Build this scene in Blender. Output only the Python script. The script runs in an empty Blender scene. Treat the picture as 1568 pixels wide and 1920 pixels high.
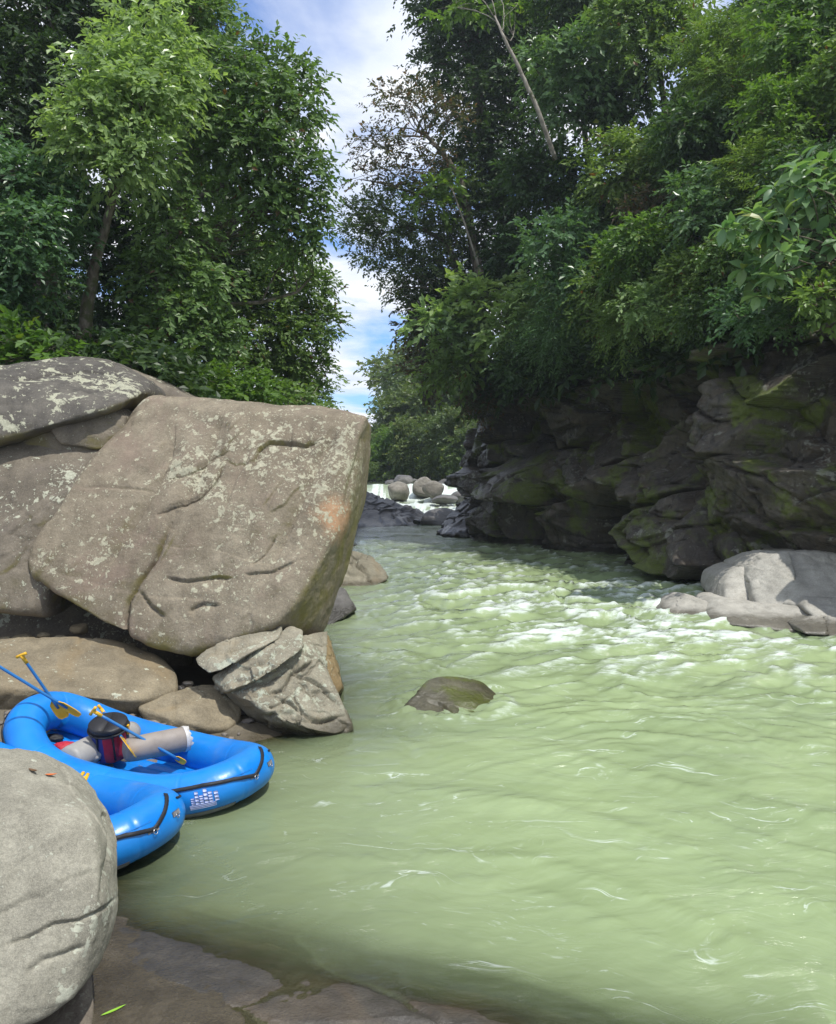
import bpy, bmesh, math, random
import numpy as np
from mathutils import Vector
random.seed(7); RNG = np.random.default_rng(11)
SC = bpy.context.scene
COL = SC.collection
# ------------------------------------------------------------------ camera
F = 1570.0; HCAM = 3.5; PITCH = math.atan(80/1570)
cam_d = bpy.data.cameras.new('camera'); cam = bpy.data.objects.new('camera', cam_d); COL.objects.link(cam)
cam.location = (0, 0, HCAM); cam.rotation_euler = (math.radians(90)-PITCH, 0, 0)
cam_d.sensor_fit = 'HORIZONTAL'; cam_d.sensor_width = 36; cam_d.lens = 36*F/1568
cam_d.clip_start = 0.1; cam_d.clip_end = 5000
SC.camera = cam
# ------------------------------------------------------------------ light
SUN_EL, SUN_AZ = math.radians(66), math.radians(132)     # azimuth clockwise from +Y: the sun stands right of and a little behind the camera
SUN_STRENGTH, SKY_STRENGTH, EXPOSURE = 4.0, 0.125, 0.12
sd = Vector((math.sin(SUN_AZ)*math.cos(SUN_EL), math.cos(SUN_AZ)*math.cos(SUN_EL), math.sin(SUN_EL)))
sl = bpy.data.lights.new('sun', 'SUN'); so = bpy.data.objects.new('sun', sl); COL.objects.link(so)
sl.energy = SUN_STRENGTH; sl.angle = math.radians(0.5); sl.color = (1, .965, .90)
so.rotation_euler = sd.to_track_quat('Z', 'Y').to_euler(); so.location = sd*60
world = bpy.data.worlds.new('World'); SC.world = world; world.use_nodes = True
wn = world.node_tree; wn.nodes.clear()
def WN(t, **k):
    n = wn.nodes.new(t)
    for a, b in k.items(): setattr(n, a, b)
    return n
sky = WN('ShaderNodeTexSky', sky_type='NISHITA', sun_disc=False)
sky.sun_elevation = SUN_EL; sky.sun_rotation = SUN_AZ; sky.air_density = 1.0; sky.dust_density = .6; sky.ozone_density = 2.2
tc = WN('ShaderNodeTexCoord'); sx = WN('ShaderNodeSeparateXYZ'); wn.links.new(tc.outputs['Generated'], sx.inputs[0])
# flat cloud layer: direction divided by its height
mz = WN('ShaderNodeMath', operation='MAXIMUM'); wn.links.new(sx.outputs['Z'], mz.inputs[0]); mz.inputs[1].default_value = .03
mz2 = WN('ShaderNodeMath', operation='ADD'); wn.links.new(mz.outputs[0], mz2.inputs[0]); mz2.inputs[1].default_value = .12
dv = WN('ShaderNodeVectorMath', operation='DIVIDE'); cb = WN('ShaderNodeCombineXYZ')
wn.links.new(tc.outputs['Generated'], dv.inputs[0])
for i in range(3): wn.links.new(mz2.outputs[0], cb.inputs[i])
wn.links.new(cb.outputs[0], dv.inputs[1])
mp = WN('ShaderNodeMapping'); wn.links.new(dv.outputs[0], mp.inputs[0]); mp.inputs['Location'].default_value = (3.35, 1.2, 0); mp.inputs['Scale'].default_value = (1, 1, 0)
n1 = WN('ShaderNodeTexNoise'); wn.links.new(mp.outputs[0], n1.inputs['Vector'])
n1.inputs['Scale'].default_value = 1.35; n1.inputs['Detail'].default_value = 8; n1.inputs['Roughness'].default_value = .56; n1.inputs['Distortion'].default_value = .35
cr = WN('ShaderNodeValToRGB'); wn.links.new(n1.outputs['Fac'], cr.inputs[0])
cr.color_ramp.elements[0].position = .35; cr.color_ramp.elements[0].color = (0, 0, 0, 1)
cr.color_ramp.elements[1].position = .52; cr.color_ramp.elements[1].color = (1, 1, 1, 1)
n2 = WN('ShaderNodeTexNoise'); wn.links.new(mp.outputs[0], n2.inputs['Vector']); n2.inputs['Scale'].default_value = 2.6; n2.inputs['Detail'].default_value = 6
cc = WN('ShaderNodeValToRGB'); wn.links.new(n2.outputs['Fac'], cc.inputs[0])
cc.color_ramp.elements[0].position = .35; cc.color_ramp.elements[0].color = (6.0, 6.7, 8.2, 1)
cc.color_ramp.elements[1].position = .62; cc.color_ramp.elements[1].color = (8.6, 8.8, 9.1, 1)
skg = WN('ShaderNodeMix', data_type='RGBA', blend_type='MULTIPLY'); skg.inputs['Factor'].default_value = 1
wn.links.new(sky.outputs[0], skg.inputs[6]); skg.inputs[7].default_value = (.72, 1.08, 1.6, 1)
mx = WN('ShaderNodeMix', data_type='RGBA'); wn.links.new(cr.outputs[0], mx.inputs['Factor'])
wn.links.new(skg.outputs[2], mx.inputs[6]); wn.links.new(cc.outputs[0], mx.inputs[7])
bg = WN('ShaderNodeBackground'); bg.inputs['Strength'].default_value = SKY_STRENGTH
wn.links.new(mx.outputs[2], bg.inputs['Color'])
wo = WN('ShaderNodeOutputWorld'); wn.links.new(bg.outputs[0], wo.inputs['Surface'])
SC.view_settings.view_transform = 'Standard'; SC.view_settings.look = 'None'
SC.view_settings.exposure = EXPOSURE; SC.view_settings.gamma = 1; SC.view_settings.use_curve_mapping = False
SC.render.engine = 'CYCLES'
cy = SC.cycles; cy.max_bounces = 6; cy.diffuse_bounces = 3; cy.glossy_bounces = 3; cy.transmission_bounces = 4
cy.transparent_max_bounces = 8; cy.volume_bounces = 0; cy.sample_clamp_indirect = 6; cy.caustics_reflective = False; cy.caustics_refractive = False
cy.use_denoising = True
# ------------------------------------------------------------------ helpers
cp, sp = math.cos(PITCH), math.sin(PITCH)
def P(px, py, D):
    a = (px-784)/F; b = (960-py)/F
    y = cp + b*sp; z = -sp + b*cp
    return np.array([a*D/y, D, HCAM + z*D/y])
def project(V):
    x = V[:, 0]; y = V[:, 1]; z = V[:, 2]-HCAM
    dep = y*cp - z*sp; up = y*sp + z*cp
    return 784+F*x/dep, 960-F*up/dep
def _hash(x, y, z, s):
    h = (x.astype(np.uint32)*np.uint32(374761393) + y.astype(np.uint32)*np.uint32(668265263)
         + z.astype(np.uint32)*np.uint32(2246822519) + np.uint32(s*3266489917 & 0xffffffff))
    h = (h ^ (h >> np.uint32(13)))*np.uint32(1274126177); h ^= h >> np.uint32(16)
    return h
_G = np.array([[1,1,0],[-1,1,0],[1,-1,0],[-1,-1,0],[1,0,1],[-1,0,1],[1,0,-1],[-1,0,-1],[0,1,1],[0,-1,1],[0,1,-1],[0,-1,-1],[1,1,0],[-1,1,0],[0,-1,1],[0,-1,-1]], float)
def perlin(p, s=0):
    p = np.asarray(p, float)+1000.0
    i = np.floor(p).astype(np.int64); f = p-i; u = f*f*f*(f*(f*6-15)+10)
    r = 0
    for dx in (0, 1):
        wx = u[:, 0] if dx else 1-u[:, 0]
        for dy in (0, 1):
            wy = u[:, 1] if dy else 1-u[:, 1]
            for dz in (0, 1):
                wz = u[:, 2] if dz else 1-u[:, 2]
                g = _G[_hash(i[:, 0]+dx, i[:, 1]+dy, i[:, 2]+dz, s) & np.uint32(15)]
                r = r + wx*wy*wz*(g[:, 0]*(f[:, 0]-dx)+g[:, 1]*(f[:, 1]-dy)+g[:, 2]*(f[:, 2]-dz))
    return r
def fbm(p, sc=1, o=5, g=.5, s=0, ridge=False):
    p = np.asarray(p, float)*sc; r = 0; a = 1; t = 0
    for k in range(o):
        n = perlin(p+k*17.3, s+k)
        if ridge: n = 1-2*np.sqrt(n*n+(.010 if ridge == 2 else 0))
        r = r+a*n; t += a; a *= g; p = p*2.03
    return r/t
def P3(*a):
    a = np.broadcast_arrays(*[np.asarray(q, float) for q in a]); return np.stack([q.ravel() for q in a], 1)
def vor2(x, y, s=0):
    """2-D cells: distance to nearest and second nearest centre, and a random number per cell"""
    x = x+500; y = y+500; ix = np.floor(x).astype(np.int64); iy = np.floor(y).astype(np.int64)
    d1 = np.full(x.shape, 9.); d2 = d1.copy(); idr = np.zeros(x.shape); tl = np.zeros(x.shape)
    for dx in (-1, 0, 1):
        for dy in (-1, 0, 1):
            cx = ix+dx; cy_ = iy+dy; z0 = np.zeros_like(cx)
            hx = (_hash(cx, cy_, z0, s) & np.uint32(1023))/1023.; hy = (_hash(cx, cy_, z0, s+5) & np.uint32(1023))/1023.
            hr = (_hash(cx, cy_, z0, s+9) & np.uint32(1023))/1023.
            d = np.hypot(cx+hx-x, cy_+hy-y); c = d < d1; tl = np.where(c, (hr*7.3 % 1-.5)*(x-cx-hx)+(hr*13.7 % 1-.5)*(y-cy_-hy), tl)
            d2 = np.where(c, d1, np.minimum(d2, d)); idr = np.where(c, hr, idr); d1 = np.where(c, d, d1)
    vor2.tilt = tl
    return d1, d2, idr
def vor3(p, s=0):
    p = p+500; i0 = np.floor(p).astype(np.int64); n = len(p); d1 = np.full(n, 9.); d2 = d1.copy(); idr = np.zeros(n); tl = np.zeros(n)
    for dx in (-1, 0, 1):
        for dy in (-1, 0, 1):
            for dz in (-1, 0, 1):
                c = i0+np.array([dx, dy, dz]); h = [(_hash(c[:, 0], c[:, 1], c[:, 2], s+k*3) & np.uint32(1023))/1023. for k in range(4)]
                o = p-c-np.stack(h[:3], 1); d = np.sqrt((o**2).sum(1)); m = d < d1
                d2 = np.where(m, d1, np.minimum(d2, d)); d1 = np.where(m, d, d1); idr = np.where(m, h[3], idr)
                tl = np.where(m, (h[3]*7.3 % 1-.5)*o[:, 0]+(h[3]*13.7 % 1-.5)*o[:, 1]+(h[3]*29.1 % 1-.5)*o[:, 2], tl)
    return d1, d2, idr, tl
def sstep(a, b, x):
    t = np.clip((np.asarray(x, float)-a)/(b-a), 0, 1); return t*t*(3-2*t)
def mesh_np(name, V, Fa, mat=None, smooth=True, attrs=None, cols=None):
    me = bpy.data.meshes.new(name); V = np.asarray(V, np.float32); Fa = np.asarray(Fa, np.int32)
    k = Fa.shape[1]; m = len(Fa)
    me.vertices.add(len(V)); me.vertices.foreach_set('co', V.ravel())
    me.loops.add(m*k); me.loops.foreach_set('vertex_index', Fa.ravel())
    me.polygons.add(m); me.polygons.foreach_set('loop_start', np.arange(0, m*k, k, dtype=np.int32))
    try: me.polygons.foreach_set('loop_total', np.full(m, k, np.int32))
    except Exception: pass
    me.update(calc_edges=True)
    me.polygons.foreach_set('use_smooth', np.full(m, smooth))
    for an, av in (attrs or {}).items():
        a = me.attributes.new(an, 'FLOAT', 'POINT'); a.data.foreach_set('value', np.asarray(av, np.float32))
    for an, av in (cols or {}).items():
        a = me.attributes.new(an, 'FLOAT_COLOR', 'POINT'); a.data.foreach_set('color', np.asarray(av, np.float32).ravel())
    if mat: me.materials.append(mat)
    return me
def link(name, me, parent=None, loc=(0, 0, 0)):
    o = bpy.data.objects.new(name, me); COL.objects.link(o); o.location = loc
    if parent is not None: o.parent = parent
    return o
def tag(o, label=None, cat=None, group=None, kind=None):
    if label: o['label'] = label
    if cat: o['category'] = cat
    if group: o['group'] = group
    if kind: o['kind'] = kind
    return o
def empty(name, loc=(0, 0, 0), rz=0):
    o = bpy.data.objects.new(name, None); COL.objects.link(o); o.location = loc; o.rotation_euler = (0, 0, rz)
    o.empty_display_size = .2; return o
def copy_tree(o, parent=None):
    c = o.copy(); COL.objects.link(c); c.parent = parent
    for ch in list(o.children): copy_tree(ch, c)
    return c
def tube(path, rad, n=8, closed=False, caps=True):
    """sweep a circle along a path; returns vertices and quads"""
    path = np.asarray(path, float); m = len(path)
    rad = np.broadcast_to(np.asarray(rad, float), (m,))
    if closed: T = np.roll(path, -1, 0)-np.roll(path, 1, 0)
    else: T = np.gradient(path, axis=0)
    T /= np.linalg.norm(T, axis=1)[:, None]+1e-9
    ref = np.array([0, 0, 1.]) if abs(T[:, 2]).mean() < .8 else np.array([0, 1., 0])
    A = np.cross(T, ref); A /= np.linalg.norm(A, axis=1)[:, None]+1e-9; B = np.cross(A, T)
    th = np.linspace(0, 2*math.pi, n, endpoint=False)
    V = path[:, None]+rad[:, None, None]*(np.cos(th)[None, :, None]*A[:, None]+np.sin(th)[None, :, None]*B[:, None])
    i = np.arange(m if closed else m-1)[:, None]; j = np.arange(n)[None]
    i2 = (i+1) % m; j2 = (j+1) % n
    Q = np.stack([i*n+j+0*j, i*n+j2, i2*n+j2, i2*n+j], -1).reshape(-1, 4)
    V = V.reshape(-1, 3)
    if caps and not closed:
        c0 = len(V); V = np.vstack([V, path[0], path[-1]])
        a = np.arange(n); b = (a+1) % n
        Q = np.vstack([Q, np.stack([a, np.full(n, c0), b, b], 1)[:, [0, 1, 2, 2]], np.stack([(m-1)*n+a, (m-1)*n+b, np.full(n, c0+1), np.full(n, c0+1)], 1)])
    return V, Q
def join(parts):
    Vs, Qs, k = [], [], 0
    for V, Q in parts: Vs.append(V); Qs.append(np.asarray(Q)+k); k += len(V)
    return np.vstack(Vs), np.vstack(Qs)
def mesh_vq(name, V, Q, mat=None, smooth=True):
    """quads that may be degenerate (last index repeated) become triangles"""
    Q = np.asarray(Q); faces = [tuple(dict.fromkeys(q)) for q in Q.tolist()]
    me = bpy.data.meshes.new(name); me.from_pydata([tuple(v) for v in V.tolist()], [], [f for f in faces if len(f) > 2])
    me.polygons.foreach_set('use_smooth', np.full(len(me.polygons), smooth))
    if mat: me.materials.append(mat)
    return me
def box_vq(c, s, R=None):
    c = np.asarray(c, float); s = np.asarray(s, float)/2
    V = np.array([[x, y, z] for x in (-1, 1) for y in (-1, 1) for z in (-1, 1)], float)*s
    if R is not None: V = V@np.asarray(R).T
    return V+c, np.array([[0, 1, 3, 2], [4, 6, 7, 5], [0, 4, 5, 1], [2, 3, 7, 6], [0, 2, 6, 4], [1, 5, 7, 3]])
# ------------------------------------------------------------------ materials
class NT:
    def __init__(s, name):
        s.m = bpy.data.materials.new(name); s.m.use_nodes = True; s.t = s.m.node_tree; s.t.nodes.clear()
    def n(s, t, ins=None, **k):
        x = s.t.nodes.new(t)
        for a, b in k.items(): setattr(x, a, b)
        for a, b in (ins or {}).items():
            if hasattr(b, 'is_output') or isinstance(b, bpy.types.NodeSocket): s.t.links.new(b, x.inputs[a])
            else:
                try: x.inputs[a].default_value = b
                except Exception: x.inputs[a].default_value = tuple(b)[:3]
        return x
    def noise(s, vec, scale, detail=5, rough=.55, dist=0):
        return s.n('ShaderNodeTexNoise', {'Vector': vec, 'Scale': scale, 'Detail': detail, 'Roughness': rough, 'Distortion': dist}).outputs['Fac']
    def ramp(s, fac, stops):
        x = s.n('ShaderNodeValToRGB', {'Fac': fac}); e = x.color_ramp.elements
        while len(e) < len(stops): e.new(.5)
        for q, (p_, c) in zip(e, stops): q.position = p_; q.color = c if len(c) == 4 else tuple(c)+(1,)
        return x.outputs[0]
    def rng(s, v, a, b, c=0, d=1, smooth=True):
        return s.n('ShaderNodeMapRange', {'Value': v, 'From Min': a, 'From Max': b, 'To Min': c, 'To Max': d}, interpolation_type='SMOOTHSTEP' if smooth else 'LINEAR').outputs[0]
    def mix(s, f, a, b, mode='MIX'):
        x = s.n('ShaderNodeMix', data_type='RGBA', blend_type=mode)
        for i, v in ((0, f), (6, a), (7, b)):
            if isinstance(v, bpy.types.NodeSocket): s.t.links.new(v, x.inputs[i])
            elif i == 0: x.inputs[i].default_value = v
            else: x.inputs[i].default_value = tuple(v)[:3]+(1,)
        return x.outputs[2]
    def math(s, op, a, b=0, c=0):
        return s.n('ShaderNodeMath', {0: a, 1: b, 2: c}, operation=op).outputs[0]
    def out(s, sh, disp=None):
        o = s.n('ShaderNodeOutputMaterial', {'Surface': sh}); return s.m
def rock_mat(name, dark, light, sc=1., lichen=0., lichen_col=(.46, .47, .36), lichen_scale=6., moss=0., moss_col=(.05, .075, .012),
             rough=.85, patch=None, spots=(), algae=0., wet=.14, bump=1., streak=0., wetcol=.45, warm=None, bumpdist=.02):
    n = NT(name); tc = n.n('ShaderNodeNewGeometry'); pos = tc.outputs['Position']
    big = n.noise(pos, .55*sc, 4, .6, .5); mid = n.noise(pos, 3.2*sc, 6, .62, .2); fine = n.noise(pos, 38*sc, 4, .7); grit = n.noise(pos, 130*sc, 2, .6)
    c = n.mix(n.rng(big, .3, .7), dark, light)
    c = n.mix(n.rng(mid, .3, .75, 0, .75), c, tuple(v*.62 for v in dark))
    c = n.mix(.55, c, n.mix(n.rng(fine, .3, .72), (.45,)*3, (1.0,)*3), 'MULTIPLY')
    c = n.mix(n.rng(grit, .42, .66, 0, .22), c, tuple(min(1, v*1.45) for v in light))
    sep = n.n('ShaderNodeSeparateXYZ', {0: pos}); nz = n.n('ShaderNodeSeparateXYZ', {0: tc.outputs['Normal']}).outputs['Z']
    if warm:   # broad ochre / purple mineral stains
        wm = n.rng(n.noise(pos, .8, 4, .6, 1.), .5, .68)
        c = n.mix(n.math('MULTIPLY', wm, warm[1]), c, warm[0])
    if streak:  # dark dribble marks running down
        mpn = n.n('ShaderNodeMapping', {'Vector': pos, 'Scale': (3.5, 3.5, .35)}).outputs[0]
        st = n.rng(n.noise(mpn, 1.5, 5, .6), .5, .68, 0, streak); c = n.mix(st, c, tuple(v*.35 for v in dark))
    if algae:
        am = n.math('MULTIPLY', n.rng(n.noise(pos, 1.6, 5, .6), .42, .66), n.rng(nz, .45, -.35, 0, algae)); c = n.mix(am, c, (.20, .175, .055))
    if patch:
        (q, rad, pc, amt) = patch
        dd = n.n('ShaderNodeVectorMath', {0: pos, 1: tuple(q)}, operation='DISTANCE').outputs['Value']
        dn = n.math('ADD', dd, n.math('MULTIPLY', n.noise(pos, 5, 6, .7), rad*1.3))
        c = n.mix(n.rng(dn, rad*1.75, rad*.8, 0, amt), c, pc)
    lf = None
    if lichen:
        cl = n.rng(n.noise(pos, .62*sc, 3, .6, .8), .44, .70, .125, 0)
        ln = n.noise(pos, lichen_scale, 9, .62, .35)
        for q, rad, am_ in spots:
            dd = n.n('ShaderNodeVectorMath', {0: pos, 1: tuple(q)}, operation='DISTANCE').outputs['Value']
            cl = n.math('ADD', cl, n.rng(dd, rad, rad*.2, 0, -am_))
        th = n.math('ADD', ln, n.math('MULTIPLY', cl, -1.))
        lf = n.rng(th, .585-.09*lichen, .60-.09*lichen)
        l2 = n.rng(n.math('ADD', n.noise(pos, lichen_scale*3.1, 6, .6), n.math('MULTIPLY', cl, -.8)), .60-.06*lichen, .62-.06*lichen)
        lf = n.math('MAXIMUM', lf, l2); lf = n.math('MULTIPLY', lf, n.rng(nz, -.35, 0.05))
        lc = n.mix(n.rng(n.noise(pos, 24, 4, .6), .35, .65), tuple(v*.78 for v in lichen_col), tuple(v*1.12 for v in lichen_col))
        lf = n.math('MULTIPLY', lf, n.rng(sep.outputs['Z'], .15, .6)); c = n.mix(n.math('MULTIPLY', lf, .82), c, lc)
    if moss:
        mm = n.rng(n.noise(pos, .5, 6, .68, .5), .62-.16*moss, .72-.16*moss); mm = n.math('MULTIPLY', mm, n.rng(n.noise(pos, 9, 4, .6), .25, .5))
        c = n.mix(n.math('MULTIPLY', mm, .9), c, moss_col)
    # damp band along the water line
    wz = n.rng(n.math('ADD', sep.outputs['Z'], n.math('MULTIPLY', n.noise(pos, 4, 4, .6), -.18)), wet, wet-.13)
    c = n.mix(wz, c, n.mix(1., c, (wetcol, wetcol*.97, wetcol*.9), 'MULTIPLY'))
    rg = n.n('ShaderNodeMix', {0: wz, 2: rough, 3: min(rough, .22)}, data_type='FLOAT').outputs[0]
    h = n.math('ADD', n.math('MULTIPLY', n.noise(pos, 7*sc, 8, .68, .3), 1.), n.math('MULTIPLY', fine, .35))
    if lf is not None: h = n.math('ADD', h, n.math('MULTIPLY', lf, .12))
    b = n.n('ShaderNodeBump', {'Height': h, 'Strength': .55*bump, 'Distance': bumpdist*2.2})
    s = n.n('ShaderNodeBsdfPrincipled', {'Base Color': c, 'Roughness': rg, 'Normal': b.outputs[0]})
    s.inputs['Specular IOR Level'].default_value = .35 if rough > .6 else .6
    return n.out(s.outputs[0])
def leaf_mat(name, dark, light, yellow=(.22, .24, .03), rough=.42, trans=.38, brown=(.16, .08, .03), brown_amt=.0, yel=.12):
    n = NT(name); a = n.n('ShaderNodeAttribute', attribute_name='tone'); s3 = n.n('ShaderNodeSeparateColor', {0: a.outputs['Color']})
    oi = n.n('ShaderNodeObjectInfo').outputs['Random']
    c = n.mix(s3.outputs[0], dark, light)
    c = n.mix(n.rng(s3.outputs[1], 1-yel, 1., 0, .8), c, yellow)
    if brown_amt: c = n.mix(n.rng(s3.outputs[2], 1-brown_amt, 1-brown_amt*.8), c, brown)
    c = n.mix(1., c, n.mix(oi, (.80, .86, .9), (1.15, 1.08, .95)), 'MULTIPLY')
    s = n.n('ShaderNodeBsdfPrincipled', {'Base Color': c, 'Roughness': rough}); s.inputs['Specular IOR Level'].default_value = .45
    t = n.n('ShaderNodeBsdfTranslucent', {'Color': n.mix(1., c, (1.25, 1.35, .55), 'MULTIPLY')})
    m = n.n('ShaderNodeMixShader', {0: trans, 1: s.outputs[0], 2: t.outputs[0]})
    return n.out(m.outputs[0])
def bark_mat(name, dark, light, moss=.4, mosscol=(.06, .07, .02)):
    n = NT(name); pos = n.n('ShaderNodeNewGeometry').outputs['Position']
    mp_ = n.n('ShaderNodeMapping', {'Vector': pos, 'Scale': (1, 1, .3)}).outputs[0]
    c = n.mix(n.rng(n.noise(mp_, 9, 6, .65), .35, .65), dark, light)
    c = n.mix(n.rng(n.noise(pos, 2.5, 5, .6), .62-.2*moss, .75-.2*moss), c, mosscol)
    b = n.n('ShaderNodeBump', {'Height': n.noise(mp_, 22, 6, .7), 'Strength': .7, 'Distance': .03})
    return n.out(n.n('ShaderNodeBsdfPrincipled', {'Base Color': c, 'Roughness': .85, 'Normal': b.outputs[0]}).outputs[0])
def plain_mat(name, col, rough=.5, dirt=.25, spec=.5, metal=0., scale=14, bump=.1):
    n = NT(name); pos = n.n('ShaderNodeTexCoord').outputs['Object']
    c = n.mix(n.rng(n.noise(pos, scale, 6, .65), .4, .75, 0, dirt), col, tuple(v*.45 for v in col))
    b = n.n('ShaderNodeBump', {'Height': n.noise(pos, scale*4, 4, .6), 'Strength': bump, 'Distance': .01})
    s = n.n('ShaderNodeBsdfPrincipled', {'Base Color': c, 'Roughness': n.rng(n.noise(pos, scale*.7, 4), .3, .7, rough*.8, min(1, rough*1.25)), 'Metallic': metal, 'Normal': b.outputs[0]})
    s.inputs['Specular IOR Level'].default_value = spec
    return n.out(s.outputs[0])
M = {}
M['boulder'] = rock_mat('lichen_boulder_rock', (.205, .168, .118), (.305, .262, .19), lichen=.9, lichen_scale=8.5, lichen_col=(.42, .405, .295), algae=.9,
    patch=(P(622, 975, 12.4), .42, (.46, .26, .14), .95), warm=((.21, .155, .12), .6), spots=((P(610, 870, 12.7), 1.1, .10), (P(600, 980, 12.3), .6, .07), (P(380, 880, 12.8), .8, .05), (P(410, 1105, 11.7), .6, .06), (P(180, 1110, 11.8), .5, .05)), streak=.25, wet=-1)
M['slab'] = rock_mat('dark_slab_rock', (.155, .132, .10), (.245, .21, .16), lichen=.75, lichen_scale=8, algae=1., warm=((.15, .125, .11), .5), streak=.3, wet=-1)
M['lichen_top'] = rock_mat('dark_lichen_rock', (.085, .078, .07), (.165, .15, .125), lichen=1.25, lichen_scale=4.2, lichen_col=(.42, .42, .31), algae=.5, streak=.4, wet=-1)
M['tan'] = rock_mat('tan_bank_rock', (.20, .165, .11), (.32, .27, .18), lichen=.2, warm=((.24, .18, .10), .6), streak=.2, wet=.10)
M['stack'] = rock_mat('folded_grey_rock', (.20, .18, .13), (.36, .33, .25), lichen=.7, lichen_scale=7, lichen_col=(.42, .44, .34), warm=((.22, .17, .10), .55), wet=.16)
M['ochre'] = rock_mat('ochre_slab_rock', (.22, .14, .06), (.33, .25, .13), lichen=.5, moss=.4, moss_col=(.16, .13, .03), wet=.3)
M['near'] = rock_mat('pale_granite', (.25, .235, .185), (.42, .40, .32), lichen=.6, lichen_scale=7, lichen_col=(.44, .45, .36), sc=1.3, bumpdist=.010, wet=.10, bump=1.1)
M['nearwet'] = rock_mat('wet_dark_slab', (.066, .060, .052), (.122, .112, .097), rough=.22, wet=.13, sc=1.4, warm=((.15, .11, .07), .5), wetcol=.8, lichen=.0)
M['pale'] = rock_mat('pale_river_rock', (.36, .345, .30), (.52, .50, .44), lichen=.0, wet=.28, streak=.15, bump=.8, wetcol=.42)
M['dark'] = rock_mat('dark_wet_rock', (.035, .033, .034), (.085, .078, .072), rough=.42, wet=.5, warm=((.07, .055, .04), .5))
M['far'] = rock_mat('far_river_boulder', (.20, .185, .155), (.34, .315, .265), wet=-1, bumpdist=.05)
M['fardark'] = rock_mat('far_grey_boulder', (.11, .105, .10), (.19, .18, .165), wet=.3, rough=.5, bumpdist=.05)
M['mossy'] = rock_mat('wet_mossy_boulder', (.085, .08, .055), (.17, .16, .10), moss=1.0, moss_col=(.10, .12, .02), rough=.30, wet=.22, wetcol=.7)
M['cliff'] = rock_mat('cliff_rock', (.055, .045, .035), (.175, .148, .115), moss=.76, moss_col=(.11, .145, .012), rough=.36, streak=.75, wet=.35, warm=((.085, .06, .035), .7), bumpdist=.05, lichen=.6, lichen_col=(.30, .30, .25), lichen_scale=3.5, bump=1.5)
M['soil'] = rock_mat('forest_soil', (.025, .022, .014), (.06, .05, .03), moss=1., moss_col=(.025, .045, .01), wet=.0)
M['bed'] = rock_mat('river_mud', (.13, .11, .08), (.22, .19, .135), wet=.05, rough=.7)
M['pebble'] = rock_mat('pebble_rock', (.16, .14, .12), (.34, .30, .26), sc=2, wet=.0)

# ------------------------------------------------------------------ rocks
_QS = {}
def quad_sphere(n):
    if n in _QS: return _QS[n]
    a = np.tan(np.linspace(-math.pi/4, math.pi/4, n+1)); u, v = np.meshgrid(a, a, indexing='ij'); o = np.ones_like(u)
    Vs = []; Fs = []; k = 0
    i, j = np.meshgrid(np.arange(n), np.arange(n), indexing='ij'); b = i*(n+1)+j
    for f, (X, Y, Z) in enumerate(((o, u, v), (-o, v, u), (v, o, u), (u, -o, v), (u, v, o), (v, u, -o))):
        Vs.append(np.stack([X, Y, Z], -1).reshape(-1, 3))
        Fs.append((np.stack([b, b+n+1, b+n+2, b+1], -1).reshape(-1, 4))+k); k += (n+1)**2
    V = np.vstack(Vs); Fq = np.vstack(Fs); V /= np.linalg.norm(V, axis=1)[:, None]
    _, first, inv = np.unique(np.round(V*1e5).astype(np.int64), axis=0, return_index=True, return_inverse=True)
    r = (V[first], inv.ravel()[Fq]); _QS[n] = r; return r
def hull_planes(pts):
    bm = bmesh.new()
    for p in pts: bm.verts.new(p)
    bmesh.ops.convex_hull(bm, input=bm.verts)
    out = []
    for f in bm.faces:
        f.normal_update(); n = np.array(f.normal); a = f.calc_area()
        if a < 1e-7: continue
        out.append((n, float(np.dot(n, f.verts[0].co)), a))
    bm.free(); return out
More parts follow.
